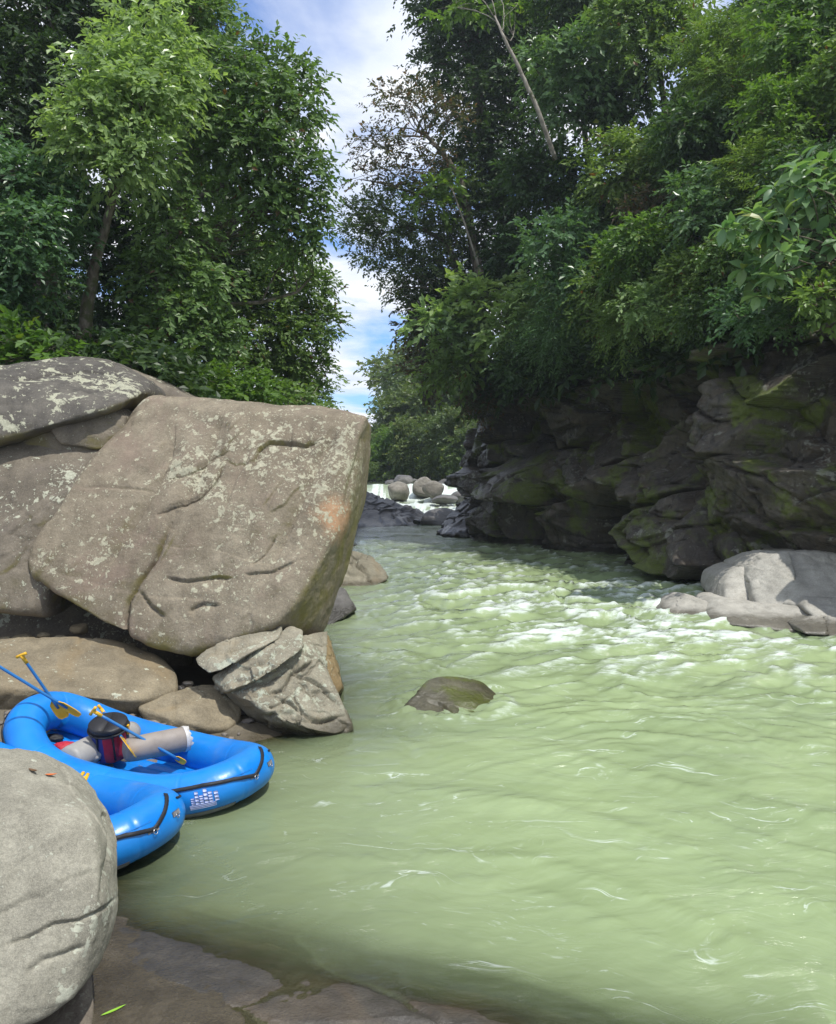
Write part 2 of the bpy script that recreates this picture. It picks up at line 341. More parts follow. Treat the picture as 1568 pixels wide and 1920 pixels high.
def hull_rock(pts, p=22, res=64, noise=.03, nscale=1.2, seed=0, front=0., cracks=(), ledges=0., disp=None, oct=6, facet=0., fscale=3., flat=2.2, dip=.35, grow=1.03, groove=.7):
    """rounded convex body through world points, pushed about by noise and cut by cracks given as picture polylines"""
    pts = np.asarray(pts, float); c = pts.mean(0)
    pl = hull_planes(pts-c); N = []; Dd = []
    for n, d, a in pl:       # make all normals point outwards, merge near-equal planes
        if d < 0: n, d = -n, -d
        d = max(d, .02)
        for i, (m, e) in enumerate(zip(N, Dd)):
            if n@m > .992 and abs(d-e) < .05*max(d, e)+.02: break
        else: N.append(n); Dd.append(d)
    N = np.array(N); Dd = np.array(Dd)
    dirs, Fq = quad_sphere(res)
    if front:
        v = -c/np.linalg.norm(c); v = np.array([0, -1., .3]) if front > 0 else v; v /= np.linalg.norm(v)
        dirs = dirs+abs(front)*v; dirs = dirs/np.linalg.norm(dirs, axis=1)[:, None]
    q = np.maximum(dirs@N.T/Dd[None], 0); r = 1/((q**p).sum(1)**(1/p))
    V = dirs*r[:, None]*grow+c; size = float(np.ptp(pts, axis=0).mean())
    # local outward direction from the mesh itself
    def normals(V):
        me = V[Fq]; fn = np.cross(me[:, 2]-me[:, 0], me[:, 3]-me[:, 1]); vn = np.zeros_like(V)
        for k in range(4): np.add.at(vn, Fq[:, k], fn)
        vn /= np.linalg.norm(vn, axis=1)[:, None]+1e-12
        if (vn*(V-c)).sum() < 0: vn = -vn
        return vn
    nn = normals(V)
    h = noise*size*(fbm(V, nscale/size*2.2, oct, .5, seed)*1.2+.25*fbm(V, nscale/size*7, 5, .55, seed+31, True))
    if ledges:
        w = fbm(V, .9/size*2, 3, .5, seed+50); b = (V[:, 2]*1.0+V[:, 0]*.28+w*.5)*7/size
        h += ledges*size*(sstep(.0, .25, b-np.floor(b))-1)*sstep(-.2, .25, fbm(V, 2/size, 2, .5, seed+77))
    if facet:
        q3 = V*fscale/size; q3 = np.stack([q3[:, 0]-q3[:, 2]*dip, q3[:, 1], (q3[:, 2]+q3[:, 0]*dip)*flat], 1)+.45*np.stack([fbm(V, 2.5/size, 4, .55, seed+k) for k in (60, 61, 62)], 1)
        f1, f2, fr_, ft = vor3(q3, seed % 50); h += facet*size*((fr_-.5)*.9*sstep(0, .10, f2-f1)+1.3*ft-groove*np.exp(-((f2-f1)/.045)**2)*sstep(-.1, .25, fbm(V, 3/size, 3, .5, seed+90)))
    if cracks:
        px, py = project(V); facing = (nn@(-c/np.linalg.norm(c))) > -.05
        for ck in cracks:
            line, wd, dep, step = ck; line = np.asarray(line, float); best = np.full(len(V), 1e9); side = np.zeros(len(V)); tt = np.zeros(len(V))
            L = len(line)-1
            wob = 2.2*fbm(np.stack([px, py, 0*px], 1), .09, 3, .6, seed+5)
            for i in range(L):
                a, b2 = line[i], line[i+1]; ab = b2-a; t = np.clip(((px-a[0])*ab[0]+(py-a[1])*ab[1])/(ab@ab), 0, 1)
                ex = px-a[0]-t*ab[0]; ey = py-a[1]-t*ab[1]+wob; d = np.hypot(ex, ey); m = d < best
                best = np.where(m, d, best); side = np.where(m, np.sign(ab[0]*ey-ab[1]*ex), side); tt = np.where(m, (i+t)/L, tt)
            fade = np.clip(np.minimum(tt, 1-tt)*6, .15, 1)
            h -= np.where(facing, fade*dep*np.exp(-(best/wd)**2), 0)
            if step: h -= np.where(facing & (side > 0), fade*step*np.exp(-(best/(wd*7))), 0)
    if disp is not None: h += disp(V, nn)
    return V+nn*h[:, None], Fq
def px_pts(front, thick, shrink=.8, bulge=0.):
    f = np.array([P(*q) for q in front]); c = f.mean(0); b = f.copy(); b[:, 1] += thick
    b[:, [0, 2]] = c[[0, 2]]+(b[:, [0, 2]]-c[[0, 2]])*shrink
    out = [f, b]
    if bulge:
        m = c+(f-c)*.55; m[:, 1] -= bulge; out.append(m)
    return np.vstack(out)
def rock(name, mat, label, cat='boulder', group=None, parent=None, **k):
    pts = k.pop('pts'); V, Q = hull_rock(pts, **k)
    base = np.array([V[:, 0].mean(), V[:, 1].mean(), V[:, 2].min()])
    me = mesh_np(name, V-base, Q, M[mat]); o = link(name, me, parent, base)
    if parent is None: tag(o, label, cat, group)
    return o
def blob_pts(px, py, w, h, D, seed, depth=None, n=22):
    r = np.random.default_rng(seed); c = P(px, py, D); s = D/F; d = r.normal(size=(n, 3)); d /= np.linalg.norm(d, axis=1)[:, None]
    d *= r.uniform(.86, 1.06, n)[:, None]
    return c+d*np.array([w*s/2, (depth or w*s)/2, h*s/2])

# --- the huge leaning boulder
hero = [(280, 747, 13.6), (330, 744, 13.8), (430, 764, 13.7), (520, 775, 13.6), (600, 778, 13.4), (690, 782, 13.0), (678, 850, 12.8), (660, 930, 12.5),
        (636, 990, 12.2), (588, 1072, 11.8), (543, 1142, 11.5), (520, 1168, 11.45), (440, 1195, 11.35), (345, 1228, 11.4), (300, 1220, 11.4), (235, 1190, 11.45),
        (150, 1142, 11.6), (62, 1078, 11.85), (58, 1035, 11.95), (100, 965, 12.2), (180, 850, 12.8), (235, 795, 13.25),
        (697, 800, 14.3), (690, 880, 14.5), (680, 960, 14.5), (664, 1012, 14.3), (640, 1090, 13.8), (622, 1150, 13.3), (602, 1192, 12.8), (570, 1185, 12.4),
        (300, 762, 16.5), (560, 785, 16.8), (640, 900, 16.8), (110, 1050, 15), (280, 1190, 14.5), (560, 1160, 15), (650, 800, 15.5)]
HC = [([(308, 1083), (350, 1090), (405, 1082), (440, 1084)], 2.2, .045, .04), ([(455, 1078), (510, 1072), (560, 1050)], 1.8, .03, .03), ([(468, 882), (485, 844), (504, 829), (538, 829), (570, 834), (601, 824)], 2.6, .06, .045),
      ([(286, 965), (320, 950), (373, 931), (402, 902), (422, 863)], 4.5, .04, .04), ([(305, 897), (359, 882), (402, 853), (431, 844)], 4.5, .035, .03),
      ([(262, 1108), (286, 1139), (312, 1158)], 3.5, .05, .05), ([(350, 1146), (378, 1130), (415, 1134)], 3.2, .03, .05),
      ([(520, 1000), (497, 1041), (470, 1062)], 2.2, .03, .03),
      ([(330, 960), (292, 1050), (262, 1090), (240, 1130), (235, 1165), (238, 1215)], 5, .09, .06), ([(640, 800), (600, 870), (560, 960), (500, 1090)], 16, .06, .05), ([(420, 780), (400, 840), (340, 960)], 14, .05, .05), ([(470, 850), (440, 900), (420, 960)], 3, .02, 0), ([(150, 912), (200, 912), (300, 917)], 2.5, .02, 0),
      ([(425, 864), (440, 872), (468, 868)], 3, .02, 0), ([(330, 780), (322, 850), (290, 920), (240, 1000), (160, 1130)], 16, .06, .05), ([(690, 792), (676, 850), (656, 915), (652, 960)], 7, .04, .0)]
def folds(V, nn):
    a = V[:, 0]*.86-V[:, 2]*.5; b = V[:, 0]*.5+V[:, 2]*.86
    r = fbm(P3(a*1.5, b*.35, V[:, 1]*.5), 1, 4, .5, 201); t = r*3.2; st = t-np.floor(t)
    return .075*r+.030*sstep(.0, .12, st)*(1-sstep(.12, 1., st))*sstep(-.1, .3, fbm(V, .8, 2, .5, 203))+.008*fbm(V, 6, 4, .6, 205, True)
rock('boulder', 'boulder', 'huge leaning grey-brown boulder with white lichen spots overhanging the blue rafts', pts=[P(*q) for q in hero], p=60, res=168, front=.6, grow=1.005,
     noise=.011, nscale=1.3, seed=3, cracks=HC, ledges=.003, disp=folds)
# --- rocks left of and above it
rock('boulder', 'lichen_top', 'dark rounded boulder with large pale lichen blotches, highest of the left rocks', pts=px_pts([(-160, 700, 13.2), (-100, 850, 12.6), (0, 826, 12.6), (60, 812, 12.7), (130, 790, 12.8), (215, 762, 13.1), (262, 738, 13.8), (280, 722, 14.6), (240, 690, 15.2), (185, 669, 15.2), (90, 672, 14.8), (0, 692, 14.2)], 2.4, .85, .25), p=20, res=70, noise=.03, seed=5, facet=.008, ledges=.004,
     cracks=[([(0, 716), (90, 700), (160, 694), (235, 700)], 4, .05, .04), ([(215, 672), (225, 700), (205, 740)], 5, .04, .03)])
rock('boulder', 'slab', 'brown boulder ridge behind the lichen-blotched rock, under the trees', pts=px_pts([(170, 680, 16), (240, 690, 16), (300, 712, 16), (365, 748, 15.6), (300, 800, 15.4), (200, 800, 15.4)], 2.2, .8, .1), p=14, res=44, noise=.03, seed=6)
rock('rock', 'slab', 'small rounded stone wedged between the left boulders', cat='rock', pts=px_pts([(92, 800, 13.0), (136, 768, 13.2), (205, 752, 13.4), (232, 780, 13.4), (232, 815, 13.3), (186, 843, 13.1), (112, 832, 13.0)], 1.4, .9, .05), p=30, res=34, noise=.02, seed=8, facet=.02)
rock('rock', 'slab', 'flat lichen-flecked slab end under the wedged stone', cat='rock', pts=px_pts([(30, 830, 13.1), (60, 806, 13.1), (105, 800, 13.1), (190, 832, 13.2), (160, 860, 13.1), (40, 860, 13.1)], 1.2, .8, .05), p=14, res=32, noise=.02, seed=9)
rock('boulder', 'slab', 'broad dark slab with a long diagonal crack, left of the leaning boulder', pts=px_pts([(-200, 820, 13.3), (0, 830, 13.1), (60, 822, 13.2), (150, 826, 13.3), (205, 842, 13.2), (172, 905, 12.7), (70, 968, 12.4), (0, 1010, 12.2), (-200, 1060, 12.1)], 2.6, .85, .1), p=30, res=58, noise=.014, seed=10, facet=.008, cracks=[([(0, 925), (40, 960), (80, 985)], 2.5, .03, 0)])
rock('boulder', 'slab', 'lower dark slab beneath the diagonal crack, moss-stained at its foot', pts=px_pts([(-200, 1075, 12.0), (0, 1005, 12.05), (70, 965, 12.2), (150, 905, 12.6), (170, 900, 12.8), (120, 1000, 12.3), (60, 1060, 12.0), (85, 1130, 11.9), (90, 1160, 12.0), (30, 1148, 11.7), (-60, 1135, 11.6), (-200, 1120, 11.6)], 2.4, .85, .1), p=30, res=58, noise=.016, seed=12, facet=.008, cracks=[([(0, 1010), (40, 985), (100, 930)], 3, .03, .02), ([(0, 1080), (30, 1060), (52, 1020)], 3, .03, .02)])
rock('boulder', 'slab', 'shaded block deep under the leaning boulder', pts=px_pts([(-150, 1150, 13.4), (60, 1080, 13.6), (200, 1130, 13.6), (330, 1200, 13.5), (360, 1290, 13.2), (150, 1260, 13.0), (-150, 1240, 12.9)], 2.2, .9), p=12, res=30, noise=.05, seed=13)
# --- tan rocks along the bank
rock('boulder', 'tan', 'long flat tan rock lying behind the upper raft', pts=[P(*q) for q in [(-150, 1215, 11.6), (0, 1202, 11.6), (100, 1198, 11.7), (200, 1200, 11.8), (290, 1228, 11.7), (330, 1262, 11.5), (322, 1296, 11.1), (265, 1312, 10.6), (130, 1300, 10.4), (0, 1290, 10.3), (-150, 1290, 10.3), (-150, 1400, 10.5), (60, 1390, 10.6), (270, 1360, 10.9), (330, 1330, 11.3), (-100, 1205, 13.4), (250, 1215, 13.4)]], p=28, res=72, noise=.019, seed=15, facet=.010, ledges=.006,
     cracks=[([(128, 1209), (150, 1216), (185, 1215)], 3, .04, .02), ([(60, 1296), (150, 1302), (262, 1312)], 2.5, .03, .0), ([(262, 1250), (266, 1290), (262, 1312)], 2.5, .02, 0)])
rock('rock', 'tan', 'tan wedge rock between the flat rock and the folded stack', cat='rock', pts=[P(*q) for q in [(262, 1312, 10.9), (330, 1298, 11.1), (400, 1284, 11.3), (448, 1312, 11.3), (452, 1345, 11.0), (425, 1368, 10.7), (380, 1362, 10.5), (262, 1330, 10.6), (300, 1400, 10.6), (400, 1400, 10.7), (440, 1395, 11.0), (300, 1300, 12.3), (440, 1310, 12.3)]], p=34, res=48, noise=.018, seed=17, facet=.016, cracks=[([(325, 1308), (330, 1335), (322, 1360)], 2.5, .03, .01)])
rock('rock', 'stack', 'cracked tan rock low beside the wedge rock', cat='rock', pts=[P(*q) for q in [(398, 1368, 10.9), (425, 1352, 11), (452, 1345, 11.1), (462, 1356, 11.1), (455, 1372, 10.9), (430, 1384, 10.8), (410, 1382, 10.8), (430, 1395, 11.2)]], p=16, res=24, noise=.02, seed=18)
rock('rock', 'stack', 'low grey slab with wet edge at the waterline', cat='rock', pts=[P(*q) for q in [(452, 1352, 11.2), (490, 1336, 11.4), (560, 1352, 11.4), (600, 1380, 11.1), (575, 1391, 10.9), (540, 1392, 10.8), (480, 1374, 10.8), (455, 1366, 10.9), (500, 1410, 11), (590, 1400, 11.2)]], p=26, res=48, noise=.018, seed=19, facet=.02, cracks=[([(505, 1365), (520, 1350), (545, 1346)], 2.5, .03, .02), ([(480, 1358), (540, 1372), (575, 1388)], 2.2, .02, .01)])
for i, (a, b, w, h, D) in enumerate([(338, 1290, 22, 12, 11.4), (352, 1283, 26, 16, 11.5), (366, 1290, 18, 10, 11.4), (270, 1218, 14, 10, 12.0), (248, 1210, 16, 10, 12.1), (150, 1178, 42, 26, 12.3), (44, 1196, 46, 16, 12.0), (10, 1200, 36, 14, 11.9), (80, 1192, 30, 14, 12.1), (112, 1196, 26, 12, 12.0)]):
    lab = ['dark angular stone in the gap below the overhang', 'wet dark stone, largest in the gap right of the flat rock', 'small black stone touching the wedge rock', 'pebble on the right shoulder of the flat tan rock',
           'pebble beside another on the shoulder of the flat tan rock', 'rounded stone in the shade behind the flat tan rock', 'flat broken stone on the back edge of the flat tan rock', 'flat stone at the far left back edge of the flat tan rock', 'brown stone among rubble behind the flat tan rock', 'little stone right of the rubble behind the flat tan rock'][i]
    rock('stone', 'dark' if i < 3 else 'tan', lab, cat='stone', pts=blob_pts(a, b, w, h, D, 40+i), p=12, res=12, noise=.03, seed=40+i)
# --- folded stack under the boulder, standing in the river
rock('rock', 'stack', 'finger-shaped grey rock, top of the folded stack', cat='rock', pts=[P(*q) for q in [(372, 1232, 11.2), (392, 1216, 11.3), (460, 1185, 11.5), (520, 1166, 11.7), (526, 1180, 11.5), (520, 1198, 11.3), (470, 1222, 11.0), (420, 1254, 10.9), (395, 1260, 10.9), (374, 1245, 11.0), (400, 1250, 11.8), (510, 1190, 12.2)]], p=40, res=50, noise=.015, seed=21, facet=.022, flat=2.4, dip=.5, grow=1.07, groove=.4, cracks=[([(400, 1228), (450, 1212), (510, 1188)], 3, .03, .02)])
rock('rock', 'stack', 'curved ridge of grey rock folded under the finger rock', cat='rock', pts=[P(*q) for q in [(405, 1268, 11.2), (440, 1240, 11.1), (500, 1205, 11.3), (540, 1180, 11.6), (560, 1186, 11.5), (562, 1215, 11.2), (520, 1250, 10.8), (470, 1280, 10.75), (430, 1292, 10.8), (420, 1300, 11.4), (550, 1220, 12.2)]], p=40, res=56, noise=.016, seed=22, facet=.028, flat=2.4, dip=.5, grow=1.10, groove=.5, cracks=[([(440, 1262), (490, 1240), (530, 1215), (548, 1195)], 3, .04, .02), ([(430, 1280), (480, 1268), (530, 1240)], 2.6, .03, .02)])
rock('boulder', 'stack', 'cracked grey block with a rounded lower corner, biggest of the folded stack', pts=[P(*q) for q in [(412, 1284, 11.1), (470, 1262, 10.9), (530, 1225, 11.2), (575, 1200, 11.6), (592, 1232, 11.4), (622, 1285, 11.2), (645, 1332, 11.0), (658, 1362, 10.95), (628, 1374, 10.75), (585, 1366, 10.6), (530, 1345, 10.6), (480, 1320, 10.7), (440, 1302, 10.9), (620, 1400, 11.0), (660, 1385, 11.3), (500, 1380, 11.2), (560, 1230, 12.6), (630, 1310, 12.6)]], p=60, res=88, noise=.016, seed=23, facet=.026, fscale=2.6, flat=1.5, dip=.6, groove=1.2, grow=1.05, ledges=.006,
     cracks=[([(505, 1300), (530, 1292), (548, 1262), (590, 1240)], 2.6, .05, .03), ([(548, 1300), (520, 1325), (500, 1330)], 2.6, .04, .02), ([(560, 1232), (556, 1262), (600, 1285), (645, 1330)], 2.6, .05, .03), ([(505, 1300), (545, 1318), (580, 1345), (600, 1352), (655, 1340)], 2.6, .05, .03), ([(530, 1345), (575, 1352), (640, 1345)], 2.4, .03, .02), ([(440, 1292), (500, 1278), (540, 1255)], 2.6, .04, .02)])
rock('rock', 'stack', 'upright grey rock leaning against the leaning boulder, above the ochre face', cat='rock', pts=[P(*q) for q in [(562, 1196, 11.9), (600, 1188, 12.2), (612, 1186, 12.4), (596, 1222, 11.9), (610, 1260, 11.6), (585, 1250, 11.4), (566, 1215, 11.6), (590, 1220, 13)]], p=50, res=36, noise=.015, grow=1.1, seed=24, facet=.025)
rock('rock', 'ochre', 'ochre-stained slab edge facing the river at the end of the stack', cat='rock', pts=[P(*q) for q in [(604, 1190, 12.4), (616, 1196, 12.6), (628, 1240, 12.3), (640, 1290, 12.0), (632, 1302, 11.8), (608, 1270, 11.6), (586, 1225, 11.9), (600, 1310, 12.6), (640, 1300, 13.0), (620, 1200, 13.4)]], p=50, res=44, noise=.014, grow=1.05, seed=25, facet=.02, cracks=[([(606, 1230), (626, 1290)], 2.5, .03, .01)])
# --- rocks behind the boulder on the left bank
rock('rock', 'stack', 'cracked greenish-grey rock beyond the leaning boulder, in the current', cat='rock', group=None, pts=[P(*q) for q in [(600, 1095, 24.6), (640, 1040, 25.8), (665, 1036, 26), (700, 1046, 26), (720, 1068, 25.6), (728, 1085, 25.2), (700, 1102, 24.4), (650, 1104, 24.3), (620, 1110, 24.5), (640, 1060, 28), (700, 1070, 28)]], p=24, res=44, noise=.025, seed=27, facet=.035, fscale=4, ledges=.01, cracks=[([(672, 1042), (668, 1060), (690, 1075), (705, 1100)], 2.2, .08, .05), ([(640, 1075), (690, 1078), (725, 1080)], 2.2, .07, .05)])
rock('rock', 'fardark', 'grey wedge rock at the water right under the boulder overhang', cat='rock', pts=[P(*q) for q in [(600, 1120, 19.5), (640, 1100, 20), (652, 1112, 19.8), (668, 1142, 19.5), (640, 1160, 18.8), (610, 1178, 18.4), (590, 1180, 18.4), (600, 1150, 21), (660, 1150, 21)]], p=24, res=32, noise=.02, seed=28, facet=.02)
rock('rock', 'dark', 'small black rock poking from the water past the boulder', cat='rock', pts=blob_pts(657, 1023, 36, 12, 37, 29, depth=1.2), p=12, res=18, noise=.03, seed=29)
rock('rock', 'dark', 'tiny black rock further upstream past the boulder', cat='rock', pts=blob_pts(660, 996, 22, 14, 45, 30, depth=1), p=12, res=16, noise=.03, seed=30)
rock('boulder', 'dark', 'dark sloping bedrock in front of the cascade', pts=[P(*q) for q in [(600, 995, 50), (620, 905, 57), (690, 925, 56), (735, 942, 56), (790, 962, 54), (806, 975, 53), (790, 984, 52), (700, 988, 50.5), (650, 1000, 49.5), (690, 930, 60), (780, 965, 58)]], p=24, res=60, noise=.028, seed=31, ledges=.010, facet=.03, fscale=6, flat=3, dip=-.3)
rock('boulder', 'fardark', 'rounded grey boulder at the foot of the cascade', pts=[P(*q) for q in [(788, 984, 52), (792, 966, 52), (808, 955, 53), (840, 951, 54), (858, 960, 54), (862, 985, 52), (830, 990, 51.5), (800, 960, 55), (850, 965, 56)]], p=12, res=36, noise=.02, seed=32)
rock('rock', 'dark', 'small dark stone left of the rounded grey boulder', cat='rock', pts=blob_pts(782, 979, 20, 14, 51.6, 33), p=10, res=14, noise=.04, seed=33)
# --- far boulders of the cascade
FB = [(747, 921, 42, 30, 63, 'far', 'rounded tan boulder splitting the cascade'), (757, 902, 34, 24, 72, 'fardark', 'dark rounded boulder behind the tan one above the cascade'),
      (796, 917, 40, 40, 64, 'far', 'tall pale boulder right of the white chute'), (812, 921, 38, 34, 62, 'far', 'brown-grey boulder leaning on the tall pale boulder'), (832, 935, 46, 14, 60, 'fardark', 'low flat boulder at the base of the cascade boulders'),
      (846, 919, 36, 22, 66, 'far', 'grey boulder with a rivulet running down it'), (868, 910, 44, 30, 70, 'far', 'big pale boulder close to the dark cliff'), (866, 930, 40, 22, 62, 'fardark', 'low grey boulder touching the layered rock'),
      (776, 905, 22, 14, 76, 'fardark', 'small boulder on the skyline of the cascade, middle'), (735, 906, 26, 12, 80, 'fardark', 'small flat boulder upstream at the riverbank'), (768, 912, 18, 10, 70, 'far', 'little pale stone in the gap above the chute'),
      (716, 908, 22, 9, 88, 'far', 'pale stone at the head of the river, far upstream'), (838, 905, 32, 12, 78, 'fardark', 'dark boulder in the back row above the cascade'), (690, 922, 26, 14, 66, 'fardark', 'grey stone at the top of the dark bedrock'), (824, 912, 26, 14, 73, 'fardark', 'shaded boulder between the pale ones'), (855, 904, 22, 12, 80, 'far', 'rearmost pale boulder near the cliff')]
for i, (a, b, w, h, D, m, lab) in enumerate(FB):
    rock('boulder', m, lab, group='boulders of the far cascade', pts=blob_pts(a, b+1, w*1.35, h*1.45, D, 60+i), p=9, res=18, noise=.03, seed=60+i, facet=.02, fscale=2)
# --- layered rock at the end of the cliff
rock('boulder', 'dark', 'black layered rock with wet ridges at the foot of the cliff end', pts=[P(*q) for q in [(820, 1000, 44), (836, 975, 46), (862, 948, 48), (890, 925, 48), (935, 915, 46), (960, 1000, 42), (930, 1012, 41), (870, 1008, 41.5), (830, 1004, 42.5), (900, 930, 52)]], p=24, res=60, noise=.025, seed=35, ledges=.012, facet=.035, fscale=6, flat=3.5, dip=-.35)
# --- rocks of the right bank
M['dark2'] = M['dark']
rp = empty('boulder', (8.2, 18.8, 0)); tag(rp, 'pale smooth boulder with notched top on the right bank', 'boulder')
for i, (pts, th, mat) in enumerate([([(1352, 1120, 19.8), (1360, 1085, 20), (1385, 1066, 20.2), (1412, 1062, 20.3), (1422, 1090, 19.9), (1425, 1142, 19.4), (1400, 1142, 19.3), (1362, 1132, 19.3)], 1.8, 'pale'),
        ([(1402, 1064, 20.0), (1440, 1044, 19.9), (1482, 1036, 19.8), (1494, 1080, 19.3), (1478, 1142, 18.8), (1420, 1143, 19.0), (1410, 1100, 19.4)], 1.9, 'pale'),
        ([(1478, 1050, 20.0), (1500, 1036, 20.2), (1530, 1034, 20.4), (1600, 1030, 20.2), (1700, 1040, 20), (1700, 1130, 18.9), (1560, 1134, 18.6), (1470, 1142, 18.7), (1472, 1100, 19.1)], 2.2, 'pale')]):
    V, Q = hull_rock(px_pts(pts, th, .8, .12), p=14, res=44, noise=.025, seed=80+i, nscale=1.4, facet=.015, fscale=2.5, grow=1.05)
    link('lobe', mesh_np('lobe', V-np.array([8.2, 18.8, 0]), Q, M[mat]), rp)
rock('boulder', 'pale', 'long low grey rock tapering into the river at right', pts=px_pts([(1330, 1140, 18.9), (1352, 1124, 19.2), (1400, 1134, 19.0), (1470, 1140, 18.7), (1515, 1142, 18.5), (1520, 1168, 17.9), (1500, 1188, 17.4), (1440, 1182, 17.5), (1370, 1170, 17.8), (1335, 1168, 18.1)], 1.6, .85, .08), p=16, res=54, noise=.016, seed=84, facet=.008, grow=1.05)
rock('rock', 'pale', 'pointed low rock, river end of the long grey rock', cat='rock', pts=px_pts([(1234, 1160, 19.0), (1262, 1130, 19.4), (1290, 1118, 19.6), (1325, 1126, 19.5), (1352, 1145, 19.0), (1342, 1166, 18.4), (1290, 1168, 18.5), (1245, 1168, 18.6)], 1.1, .8, .06), p=20, res=40, noise=.018, seed=85, facet=.015)
for i, (pts, lab) in enumerate([([(1512, 1122, 18.6), (1560, 1124, 18.7), (1640, 1126, 18.6), (1640, 1160, 17.9), (1530, 1158, 17.9), (1512, 1140, 18.2)], 'squared grey block under the pale boulder at right'), ([(1504, 1160, 17.9), (1545, 1158, 17.8), (1552, 1194, 16.9), (1510, 1190, 17.0), (1500, 1176, 17.3)], 'small cracked grey block at the water below the squared block'), ([(1556, 1158, 17.8), (1640, 1160, 17.7), (1640, 1200, 16.8), (1556, 1196, 16.9)], 'wet-footed grey block at the edge of the frame on the right bank')]):
    rock('rock', 'pale', lab, cat='rock', pts=px_pts(pts, 1.2, .9, .05), p=22, res=30, noise=.02, seed=88+i, facet=.02, grow=1.05)
rock('rock', 'cliff', 'greenish upright rock leaning on the cliff behind the pale boulder', cat='rock', pts=px_pts([(1340, 1115, 21.5), (1350, 1075, 22), (1385, 1040, 22.4), (1404, 1045, 22.4), (1395, 1090, 21.7), (1370, 1118, 21.3)], 1.4, .8, .1), p=16, res=34, noise=.03, seed=93, ledges=.01)
rock('rock', 'cliff', 'pale green-grey rock propped between the cliff and the pale boulder', cat='rock', pts=px_pts([(1362, 1010, 22.5), (1395, 985, 23), (1410, 1000, 22.8), (1400, 1040, 22.3), (1372, 1060, 22.0), (1358, 1035, 22.2)], 1.2, .8, .1), p=16, res=34, noise=.03, seed=94, ledges=.01)
# --- mossy rock in mid-river
rock('boulder', 'mossy', 'wet mossy rounded boulder alone in mid-river', pts=[P(*q) for q in [(760, 1357, 11.6), (790, 1325, 11.9), (815, 1293, 12.3), (850, 1286, 12.6), (895, 1295, 12.6), (925, 1323, 12.3), (945, 1350, 11.9), (930, 1367, 11.5), (870, 1367, 11.6), (790, 1370, 11.6), (850, 1305, 13.4), (770, 1395, 12.1), (930, 1395, 12.1)]], p=20, res=60, noise=.02, seed=96, facet=.014, fscale=2., grow=1.42, groove=.3, cracks=[([(800, 1312), (830, 1320), (850, 1345)], 2.5, .03, .02), ([(850, 1322), (900, 1326), (925, 1335)], 5, .03, .03)])
# --- near left boulder and wet slab at our feet
rock('boulder', 'near', 'large pale rounded boulder close to the camera hiding the lower raft', pts=[P(*q) for q in [(-260, 1440, 5.4), (-100, 1405, 5.5), (0, 1404, 5.5), (90, 1430, 5.5), (160, 1465, 5.6), (202, 1520, 5.6), (224, 1590, 5.4), (226, 1650, 5.25), (216, 1720, 5.05), (190, 1790, 4.8), (118, 1478, 5.2), (180, 1560, 4.85), (192, 1690, 4.6), (140, 1850, 4.45), (70, 1905, 4.3), (0, 1935, 4.2), (-200, 1990, 4.1), (-300, 1700, 4.5), (-100, 1560, 4.6), (80, 1540, 4.75), (150, 1640, 4.6), (90, 1760, 4.4), (-200, 1480, 7), (100, 1500, 6.7), (150, 1700, 6.2), (0, 1800, 6)]], p=44, res=100, front=-.5, noise=.021, seed=98, grow=1.035, facet=.010, fscale=2.5, groove=.25,
     cracks=[([(0, 1775), (50, 1758), (100, 1732), (150, 1726), (190, 1708), (222, 1680)], 3.0, .022, .012), ([(40, 1830), (80, 1800), (130, 1785), (165, 1770)], 6, .015, .01), ([(188, 1700), (200, 1640), (208, 1560), (190, 1500)], 6, .018, .012)])
rock('rock', 'slab', 'grey rock wedged under the near boulder at the bottom edge', cat='rock', pts=px_pts([(60, 1915, 4.9), (115, 1870, 5.0), (138, 1840, 5.1), (150, 1870, 4.9), (168, 1950, 4.6), (60, 1980, 4.6)], .22, .8, .05), p=16, res=34, noise=.02, seed=99)

# ------------------------------------------------------------------ terrain
CLP = np.array([(15, -4), (13.5, 4), (13.0, 11), (11.3, 17), (9.2, 23), (7.6, 28.5), (5.8, 33.5), (3.9, 38), (2.8, 42), (2.7, 46), (4.2, 52), (6.5, 60), (10, 72), (15, 90), (20, 110)], float)
def smooth_line(L, n=400):
    t = np.linspace(0, len(L)-1, n); i = np.clip(np.floor(t).astype(int), 0, len(L)-2); f = (t-i)[:, None]
    g = lambda k: L[np.clip(k, 0, len(L)-1)]
    return .5*((2*g(i))+(-g(i-1)+g(i+1))*f+(2*g(i-1)-5*g(i)+4*g(i+1)-g(i+2))*f**2+(-g(i-1)+3*g(i)-3*g(i+1)+g(i+2))*f**3)
CL = smooth_line(CLP)
CT = np.gradient(CL, axis=0); CT /= np.linalg.norm(CT, axis=1)[:, None]; CN = np.stack([CT[:, 1], -CT[:, 0]], 1)   # points into the hill (right)
def cliff_sd(x, y):
    x = np.atleast_1d(x).ravel(); y = np.atleast_1d(y).ravel(); r = np.empty(len(x))
    for a in range(0, len(x), 20000):
        X = x[a:a+20000, None]-CL[None, :, 0]; Y = y[a:a+20000, None]-CL[None, :, 1]; d = X*X+Y*Y; k = d.argmin(1); j = np.arange(len(k))
        r[a:a+20000] = np.sqrt(d[j, k])*np.sign(X[j, k]*CN[k, 0]+Y[j, k]*CN[k, 1])
    return r
def hill_h(x, y):
    s = cliff_sd(x, y); return 6.9+1.45*np.maximum(s-1, 0)+.9*fbm(P3(x, y, 0*np.asarray(x)), .25, 3, .5, 4)*sstep(0, 4, s), s
